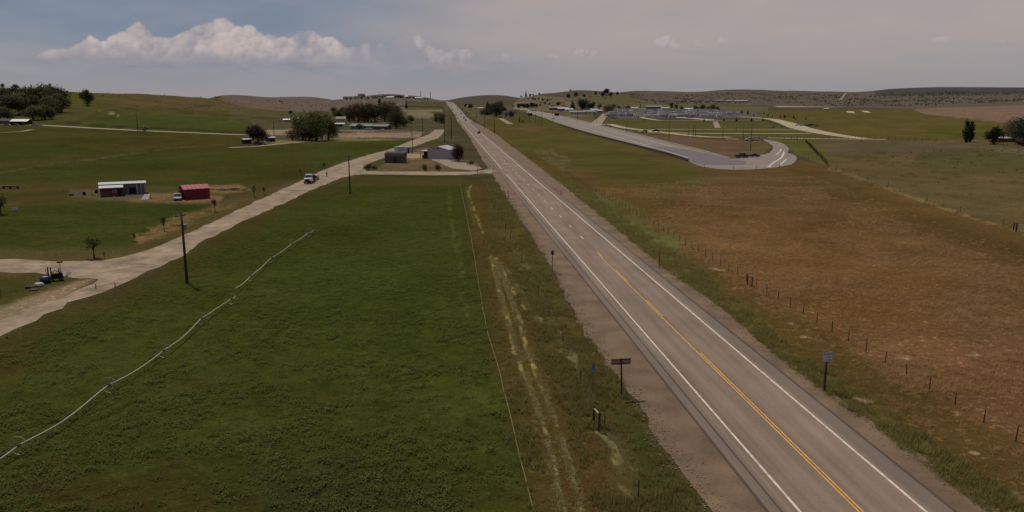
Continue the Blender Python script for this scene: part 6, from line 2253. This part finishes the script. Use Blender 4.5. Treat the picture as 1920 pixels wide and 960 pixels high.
p = G(1545, 734)
e = empty('road_sign', p, rz_up * .5, "white road sign reading PASSING LANE 1/2 MILE on a wooden post", "road sign")
MB().box(.02, .06, -.3, .15, .13, 3.35, taper=1.0).build('post', M_dwood, e)
face = MB().box(.1, 0, 2.55, .80, .02, .84).build('panel', M_sign, e, bevel=.004)
bd = MB()
bd.box(.1, -.0135, 2.565, .76, .005, .02); bd.box(.1, -.0135, 3.355, .76, .005, .02)
bd.box(-.26, -.0135, 2.59, .02, .005, .76); bd.box(.46, -.0135, 2.59, .02, .005, .76)
bd.build('border', M_black, face)
for i, (t_, s_) in enumerate((("PASSING", .175), ("LANE", .2), ("1/2 MILE", .175))):
    text_mesh(t_, s_, M_black, face, (.1, -.016, 3.21 - i * .245), (math.pi / 2, 0, 0))
p = G(1166, 743)
e = empty('road_sign', p, .0, "wide brown board on a dark post seen from behind", "road sign")
MB().tube([(0, 0, -.3), (-.14, .0, 3.2)], [.075, .065], 8).build('post', M_dwood, e)
MB().box(-.14, .07, 2.66, 1.66, .03, .52, .16).build('board', M_back, e, bevel=.004)
for z in (2.76, 3.06):
    MB().box(-.14, .035, z, 1.5, .03, .05, .16).build('batten', M_dwood, e)
p = G(1111, 742)
e = empty('mile_marker', p, .1, "narrow green mile marker on a thin post in the grass", "mile marker")
MB().box(0, 0.02, -.2, .05, .03, 2.9).build('post', M_dsteel, e)
face = MB().box(0, -.01, 1.95, .27, .012, .84).build('panel', M_green, e)
bd = MB(); bd.box(0, -.019, 2.77, .25, .004, .012); bd.box(0, -.019, 1.96, .25, .004, .012); bd.box(-.125, -.019, 1.98, .01, .004, .78); bd.box(.125, -.019, 1.98, .01, .004, .78)
bd.build('border', M_sign, face)
text_mesh("MILE", .09, M_sign, face, (0, -.021, 2.68), (math.pi / 2, 0, 0))
for i, t_ in enumerate("118"):
    text_mesh(t_, .24, M_sign, face, (0, -.021, 2.50 - i * .205), (math.pi / 2, 0, 0))
p = G(1035.5, 512)
e = empty('road_sign', p, .1, "small sign on a thin post at the gravel seen from behind", "road sign")
MB().box(0, -.04, -.2, .09, .06, 3.45).build('post', M_dsteel, e)
MB().box(0, .02, 2.55, .5, .02, .62).build('panel', M_back, e)
p = G(1236, 503.5)
e = empty('road_sign', p, 1.45, "thin dark post with an edge-on sign at the right shoulder", "road sign")
MB().box(0, 0, -.2, .09, .09, 3.3).build('post', M_dsteel, e)
MB().box(0, .06, 2.5, .45, .02, .6).build('panel', M_back, e)
for (u, v, h, lb) in [(1052, 365, 10, "short delineator post on the right shoulder half way along"), (953, 369, 13, "bent delineator post on the left gravel below the driveway"),
                      (924, 328, 11, "delineator post at the right end of the driveway mouth"), (918, 321, 11, "delineator post beyond the driveway mouth"), (895, 327, 16, "dark gate post at the driveway beside the highway verge"),
                      (950, 281, 8, "delineator post far up the right shoulder"), (893, 284, 9, "delineator post on the left shoulder beyond the plum tree"), (877, 262, 13, "small sign post on the left shoulder far up"),
                      (1026, 300, 7, "delineator stub in the right verge"), (1301, 306, 6, "left delineator on the rim of the turnaround"), (1321, 313.5, 7, "second delineator on the rim of the turnaround"),
                      (1375, 319, 8, "middle delineator on the rim of the turnaround"), (1418, 318, 8, "fourth delineator on the rim of the turnaround"), (1461, 314, 8, "right delineator on the rim of the turnaround"),
                      (180, 541, 8, "left stub post on the field side of the dirt road"), (216, 538, 9, "right stub post on the field side of the dirt road"), (13, 634, 8, "stub post at the lower left road edge"),
                      (676, 327, 6, "left marker stone at the driveway corner"), (680, 327, 5, "right marker stone at the driveway corner"), (1516, 300, 18, "leaning dark post right of the turnaround rim")]:
    p = G(u, v); h_ = h * mpp(p) * 1.03
    e = empty('marker_post', p, .2, lb, 'post')
    MB().box(0, 0, -.2, .11, .07, h_ + .2).build('post', M_post, e)
    if h > 6:
        MB().box(0, -.04, h_ - .25, .09, .01, .18).build('reflector', M_lgrey, e)
# dark roadside boards
for (u, v, ut, lb, wpx) in [(993, 229, 217, "dark rectangular board on a pole by the far road", 8), (1044, 222, 217, "dark board standing beyond the far road", 8.5)]:
    p = G(u, v); k = mpp(p)
    e = empty('roadside_board', p, 0, lb, 'billboard')
    h_ = (v - ut) * k
    MB().tube([(0, 0, -.3), (0, 0, h_ + .3)], .2, 8).build('pole', M_dsteel, e)
    MB().box(.5 if u < 1000 else 0, -.25, h_, wpx * k, .4, 4.4 * k).build('board', M_dark, e, bevel=.05)
    MB().box(.5 if u < 1000 else 0, -.5, h_ + 1.5 * k, wpx * k * .8, .08, .8 * k).build('stripe', M_dsteel, e)


# ------------------------------------------------------------------ fences
def fence(label, pts, spacing, h, name='wire_fence', r=.05, wires=3, m=M_post, jit=.15, wire_r=.0022, skip=0.0):
    P = [Vector((q.x, q.y, 0)) for q in pts]
    L_ = sum((b - a).length for a, b in zip(P[:-1], P[1:]))
    n = max(2, int(L_ / spacing) + 1)
    q = samp(P, n)
    o0 = q[0].copy(); o0.z = hz(o0.x, o0.y)
    e = empty(name, o0, 0, label, 'fence')
    rr = random.Random(len(label))
    pm = MB().tube([(0, 0, -.2), (0, 0, h)], [r, r * .85], 6).mesh('post', m)
    tops = []
    for i, p in enumerate(q):
        z = hz(p.x, p.y)
        k = 1 + rr.uniform(-jit, jit) * .6
        tops.append(Vector((p.x, p.y, z)) - o0)
        if rr.random() < skip:
            continue
        if i < 298:
            o = bpy.data.objects.new('post', pm); COL.objects.link(o); o.parent = e
            o.location = tops[-1]; o.scale = (1, 1, k); o.rotation_euler = (rr.uniform(-.05, .05), rr.uniform(-.05, .05), rr.uniform(0, 3))
    for w in range(wires):
        z = h * (.9 - w * .8 / max(wires, 1))
        MB().tube([t + Vector((0, 0, z)) for t in tops], wire_r, 4, False).build('wire', M_steel, e)
    return e


fence("barbed wire fence along the right side of the highway", [rp(s, 1.662 * DS) for s in np.linspace(44, 250, 40)], 3.25, 1.2, r=.045, m=M_dwood)
fence("sparse wire fence in the grass left of the highway", [rp(s, .477 * DS) for s in np.linspace(42, 230, 30)], 9.5, 1.15)
fence("old fence dividing the brown field from the right pasture", [G(a, b) for a, b in [(1556, 313), (1600, 329), (1634, 341), (1728, 373), (1826, 406), (1880, 424)]], 9, 1.4, skip=.3)
fence("close set dark post fence running down beside the turnaround", [G(a, b) for a, b in [(1484, 262), (1510, 266), (1520, 276), (1534, 292), (1552, 311)]], 5.0, 1.9, r=.14, m=M_dwood)
fence("tall post fence along the near edge of the far right field", [G(a, b) for a, b in [(1470, 262.5), (1560, 263), (1650, 264), (1710, 264.5), (1755, 265)]], 3.6, 2.2, r=.09, m=M_dwood)
fence("post fence between ranch track and green field", [G(a, b) for a, b in [(632, 258.5), (700, 260), (765, 262)]], 5, 1.3, name='rail_fence', r=.09, wires=3, wire_r=.06, m=M_dwood)
fence("upper rail fence of the ranch yard", [G(a, b) for a, b in [(632, 247), (700, 247.5), (790, 252)]], 6, 1.3, name='rail_fence', r=.09, wires=3, wire_r=.06, m=M_dwood)
fence("wire fence round the junction island by the dirt road", [G(a, b) for a, b in [(2, 556), (38, 548)]] + [G(90, 520)], 6, 1.2)
fence("wire fence at the top of the junction island", [G(a, b) for a, b in [(0, 517), (51, 516), (88, 519)]], 5, 1.2)
fence("short white stake row in front of the gambrel shed", [G(a, b) for a, b in [(708, 319), (742, 319.5)]], 1.6, .9, r=.07, m=M_lgrey, wires=1)
fence("short post row right of the pale track", [G(a, b) for a, b in [(1432, 225), (1455, 233), (1475, 241)]], 9, 1.4, r=.16, m=M_dwood, wires=1)
# H-braces
for (pa, pb, lb) in [((1113, 795), (1123.5, 809), "wooden brace of two posts and a pale rail in the left verge"), ((1401, 534), (1409.5, 541), "two thick posts joined by a rail in the right fence")]:
    a = G(*pa); b = G(*pb); d = b - a
    e = empty('fence_brace', a, math.atan2(d.y, d.x), lb, 'fence brace')
    L_ = d.length
    MB().tube([(0, 0, -.3), (0, 0, 1.45)], .085, 8).build('post', M_dwood, e)
    MB().tube([(L_, 0, -.3), (L_, 0, 1.5)], .085, 8).build('post', M_dwood, e)
    MB().tube([(.08, 0, 1.25), (L_ - .08, 0, 1.3)], .06, 7).build('rail', M_conc if pa[0] < 1200 else M_post, e)
a = G(1905, 434); b = G(1925, 437); d = b - a
e = empty('field_gate', a, math.atan2(d.y, d.x), "pale metal field gate between dark posts at the right edge", "gate")
MB().tube([(0, 0, -.2), (0, 0, 1.55)], .12, 8).build('post', M_dwood, e)
MB().tube([(-.9, .6, -.2), (-.8, .6, 1.5)], .09, 8).build('post', M_dwood, e)
for k in range(5):
    MB().tube([(.15, 0, .3 + k * .26), (4.2, 0, .3 + k * .26)], .035, 5).build('rail', M_conc, e)
# guard rail along the closed far road
gp = samp([Vector((G(a, b).x, G(a, b).y, 0)) for a, b in [(1047, 234), (1085, 245.5), (1115, 254), (1180, 271), (1260, 292), (1290, 302.5)]], 90)
e = empty('guard_rail', gp[0], 0, "long dark barrier along the near edge of the closed far road", "guard rail")
pm = MB().box(0, 0, -.2, .2, .3, 1.15).mesh('post', M_dwood)
for q in gp:
    o = bpy.data.objects.new('post', pm); COL.objects.link(o); o.parent = e; o.location = q - gp[0] + Vector((0, 0, .02))
mb = MB()
for s_, z in ((0, .25), (1, 1.0)):
    pass
n = len(gp)
for i in range(n - 1):
    p0 = gp[i] - gp[0]; p1 = gp[i + 1] - gp[0]
    t = (p1 - p0).normalized(); nn = Vector((t.y, -t.x, 0)) * .16
    for (za, zb) in ((.15, .98),):
        k = len(mb.v)
        for pp in (p0, p1):
            for sgn, z in ((-1, za), (1, za), (1, zb), (-1, zb)):
                mb.v.append(tuple(pp + nn * (sgn * .4 + 1.3) + Vector((0, 0, z))))
        mb.f += [(k, k + 1, k + 5, k + 4), (k + 1, k + 2, k + 6, k + 5), (k + 2, k + 3, k + 7, k + 6), (k + 3, k, k + 4, k + 7)]
mb.build('rail', M_dwood, e)  # dark colour stands in for the barrier's shaded side


# ------------------------------------------------------------------ wheel line irrigation
def lift(u, v, z):
    X = Vector((u - 960, F * CT + (480 - v) * ST, -F * ST + (480 - v) * CT))
    t = (z - H) / X.z
    return Vector((0, 0, H)) + X * t


def wheel_line(px, wheels, label):
    rW = .66
    P = [lift(u, v, rW) for u, v in px]
    e = empty('irrigation_wheel_line', Vector((P[0].x, P[0].y, 0)), 0, label, 'irrigation line')
    o0 = e.location.copy()
    W = [lift(u, v, rW) for u, v in wheels]
    # split the pipe at the wheels
    Lc = [0]
    for a, b in zip(P[:-1], P[1:]):
        Lc.append(Lc[-1] + (b - a).length)
    dense = samp(P, 90)
    for it in range(4):
        dense = [dense[0]] + [(dense[i - 1] + dense[i] * 2 + dense[i + 1]) / 4 for i in range(1, len(dense) - 1)] + [dense[-1]]
    idx = [0] + sorted(min(range(90), key=lambda i: (dense[i] - w).length) for w in W) + [89]
    for a, b in zip(idx[:-1], idx[1:]):
        if b - a < 1:
            continue
        seg = dense[a:b + 1]
        pts = []
        for i, q in enumerate(seg):
            f = i / max(len(seg) - 1, 1)
            pts.append(q - o0 - Vector((0, 0, .16 * math.sin(math.pi * f))))
        MB().tube(pts, .058, 8).build('pipe', M_alu, e, smooth=True)
    for i in idx[1:-1]:
        q = dense[i]
        t = (dense[min(i + 1, 89)] - dense[max(i - 1, 0)]).normalized()
        nn = Vector((-t.y, t.x, 0)).normalized()
        ring = [q - o0 + (nn * math.cos(a) + Vector((0, 0, 1)) * math.sin(a)) * rW for a in np.linspace(0, 2 * math.pi, 33)]
        w = MB()
        for s in (-.03, .03):
            w.tube([r0 + t * s for r0 in ring], .016, 5, False)
        wo = w.build('wheel', M_alu, e)
        S_ = MB()
        for a in np.linspace(0, 2 * math.pi, 9)[:-1]:
            S_.tube([q - o0, q - o0 + (nn * math.cos(a) + Vector((0, 0, 1)) * math.sin(a)) * rW], .007, 4)
        S_.build('spoke', M_alu, wo)
        MB().tube([q - o0 - t * .12, q - o0 + t * .12], .12, 10).build('hub', M_dsteel, wo)
        MB().tube([q - o0 + t * .6, q - o0 + t * .6 + Vector((0, 0, .35))], .02, 5).build('sprinkler', M_steel, e)


wheel_line([(-40, 880), (0, 856), (40, 832), (110, 792), (150, 762), (192, 729), (250, 695), (300, 662), (340, 632), (375, 599), (405, 576), (441, 556)],
           [(32, 837), (200, 722), (306, 657), (379, 596), (433, 560)], "nearer section of the aluminium wheel line lying across the green field")
wheel_line([(441, 541), (465, 522), (500, 490), (545, 458), (575, 438), (588, 432)], [(468, 518), (512, 483), (548, 456), (578, 436)],
           "farther section of the aluminium wheel line ending near the middle of the field")
hp = samp([G(a, b) for a, b in [(862, 345), (868, 372), (876, 410), (884, 450), (892, 500), (902, 560), (911, 612), (927, 665), (942, 720), (956, 782), (968, 830), (980, 880), (994, 930), (1004, 970), (1012, 1000)]], 60)
o = MB().tube([q - hp[0] + Vector((random.uniform(-.05, .05), 0, .09)) for q in hp], .03, 6).build('garden_hose', M_hose, None)
o.name = 'irrigation_hose'; o.location = hp[0]
tag(o, "thin yellow hose lying along the right edge of the green field", "hose")

# ------------------------------------------------------------------ clutter at the junction
p = G(86, 531)
e = empty('stock_tank', p, .5, "dark blue-black rounded tank on the junction island", "tank", sc=.82)
MB().tube([(-.75, 0, .55), (.75, 0, .55)], [.52, .52], 14).build('shell', mat("tank_blue", (34, 34, 46), .35, var=.1), e, smooth=True)
for x in (-.5, .5):
    MB().box(x, 0, 0, .12, .8, .2).build('cradle', M_dsteel, e)
MB().box(0, 0, 1.02, .7, .4, .07).build('lid', M_lgrey, e)
p = G(73, 537)
e = empty('tarp_heap', p, .3, "pale heap under a tarpaulin left of the dark tank", "tarpaulin")
MB().blob((0, 0, .2), (.55, .4, .35), 2, .2, 4).build('tarp', M_lgrey, e)
MB().box(-.6, -.3, .02, .9, .5, .12, .3).build('plank', M_wood, e)
p = G(52, 541)
o = MB().box(0, 0, 0, .55, .4, .3, .4).build('feed_trough', M_post, None); o.location = p
tag(o, "small box at the left end of the island clutter", "box")
p = G(63, 544)
e = empty('pallet', p, .2, "pale pallet lying in front of the island clutter", "pallet")
for k in range(5):
    MB().box(0, -.4 + k * .2, .1, 1.0, .12, .03).build('plank', M_wood, e)
for x in (-.4, 0, .4):
    MB().box(x, 0, 0, .08, .9, .1).build('bearer', M_wood, e)
p = G(108, 526)
e = empty('old_baler', p, .55, "dark rusted machine between the upright posts on the island", "farm machine")
MB().box(0, 0, .3, 1.5, .8, .7, taper=.85).build('body', M_dark, e, bevel=.04)
for x in (-.5, .5):
    wheel(e, x, -.35, .32, .2)
MB().tube([(-.7, 0, 1.0), (-.2, .1, 1.35), (.5, 0, 1.1)], .06, 6).build('chute', M_dsteel, e)
MB().tube([(.7, 0, .5), (1.2, 0, .4)], .05, 6).build('drawbar', M_dsteel, e)
for (u, v, h, r, lb) in [(91, 518, 1.25, .09, "left upright post by the rusted machine"), (96.5, 519, 1.25, .09, "middle upright post by the rusted machine"), (112.5, 525, 1.55, .09, "right upright post by the rusted machine")]:
    e = empty('upright_post', G(u, v), 0, lb, 'post')
    MB().tube([(0, 0, -.2), (0, 0, h)], [r, r * .9], 8).build('post', M_dwood, e)
    MB().cyl(0, 0, h, r * 1.1, .04, 8).build('cap', M_dsteel, e)
p = G(115.5, 524)
e = empty('street_sign', p, .4, "thin pole with a small dark sign at the junction", "street sign")
MB().cyl(0, 0, -.2, .035, 2.6, 6).build('pole', M_dsteel, e)
MB().box(0, 0, 2.25, .7, .03, .2).build('plate', M_dark, e)
p = G(127, 519)
e = empty('tangle_of_wire', p, .4, "small white tangle of wire right of the junction posts", "wire")
w = MB()
for k in range(5):
    a0 = k * .7
    w.tube([(math.cos(a0 + t) * .3 + .05 * k, math.sin(a0 + t) * .16, .35 + .3 * math.sin(t * 1.3 + k)) for t in np.linspace(0, 5.6, 14)], .02, 4)
w.build('coil', M_lgrey, e)
# things near the barns
p = G(273, 374)
e = empty('leaning_board', p, .2, "white board propped up beside the grey shed", "board")
n_ = MB(); n_.v = [(-.95, -.5, .05), (.75, -.5, .05), (1.0, .5, 1.15), (-.25, .5, 1.15), (-.95, -.44, .09), (.75, -.44, .09), (1.0, .56, 1.19), (-.25, .56, 1.19)]
n_.f = [(0, 1, 2, 3), (7, 6, 5, 4), (0, 4, 5, 1), (1, 5, 6, 2), (2, 6, 7, 3), (3, 7, 4, 0)]
n_.build('panel', M_wpaint, e)
MB().tube([(1.15, .3, 0), (1.1, .5, 1.35)], .08, 6).build('prop', M_dwood, e)
MB().tube([(.2, .9, 0), (.2, .5, 1.2)], .05, 6).build('prop', M_dwood, e)
p = G(432, 356)
e = empty('hay_heap', p, 0, "low heap of old hay right of the red barn", "heap")
MB().blob((0, 0, 0), (4.6, 1.6, .85), 3, .12, 5).build('heap', M_haystack, e)
MB().blob((2.6, -.3, 0), (2.0, 1.2, .6), 3, .14, 6).build('heap', M_haystack, e)
rr = random.Random(3)
for i, (u, v, s_, m_, lb) in enumerate([(158, 366, .8, M_dark, "dark barrel left of the grey shed"), (134, 367, .7, M_dsteel, "dark scrap lump farthest left of the grey shed"), (181, 362, .8, M_dark, "black drum beside the corner of the grey shed"),
                                        (172, 366, .5, M_lgrey, "pale block left of the grey shed"), (150, 364, .6, M_lgrey, "pale crate near the dark barrel"), (248, 368, .5, M_lgrey, "white bin before the middle of the grey shed"),
                                        (239, 369, .45, M_lgrey, "white bucket at the right of the red lean-to"), (215, 371, .4, M_wpaint, "white sack in front of the red lean-to"), (28, 394, .7, M_lgrey, "pale trough in the left field")]):
    e = empty('scrap_item', G(u, v), rr.uniform(0, 3), lb, 'clutter')
    if i in (0, 2, 6):
        MB().cyl(0, 0, 0, s_ * .45, s_ * 1.1, 12).build('drum', m_, e)
        MB().cyl(0, 0, s_ * 1.1, s_ * .47, .05, 12).build('rim', M_dsteel, e)
    else:
        MB().box(0, 0, 0, s_ * 1.6, s_, s_ * .7, .0, .9).build('box', m_, e, bevel=.04)
        MB().box(0, 0, s_ * .7, s_ * 1.5, s_ * .95, .05).build('lid', M_dsteel, e)
p = G(20, 354)
e = empty('feed_bunk', p, 0, "long low feed bunk on posts in the left field", "feed bunk")
MB().box(0, 0, .5, 4.2, .8, .35, taper=1.1).build('trough', M_wood, e)
for x in (-1.9, 0, 1.9):
    MB().box(x, 0, -.1, .15, .7, .62).build('leg', M_dwood, e)
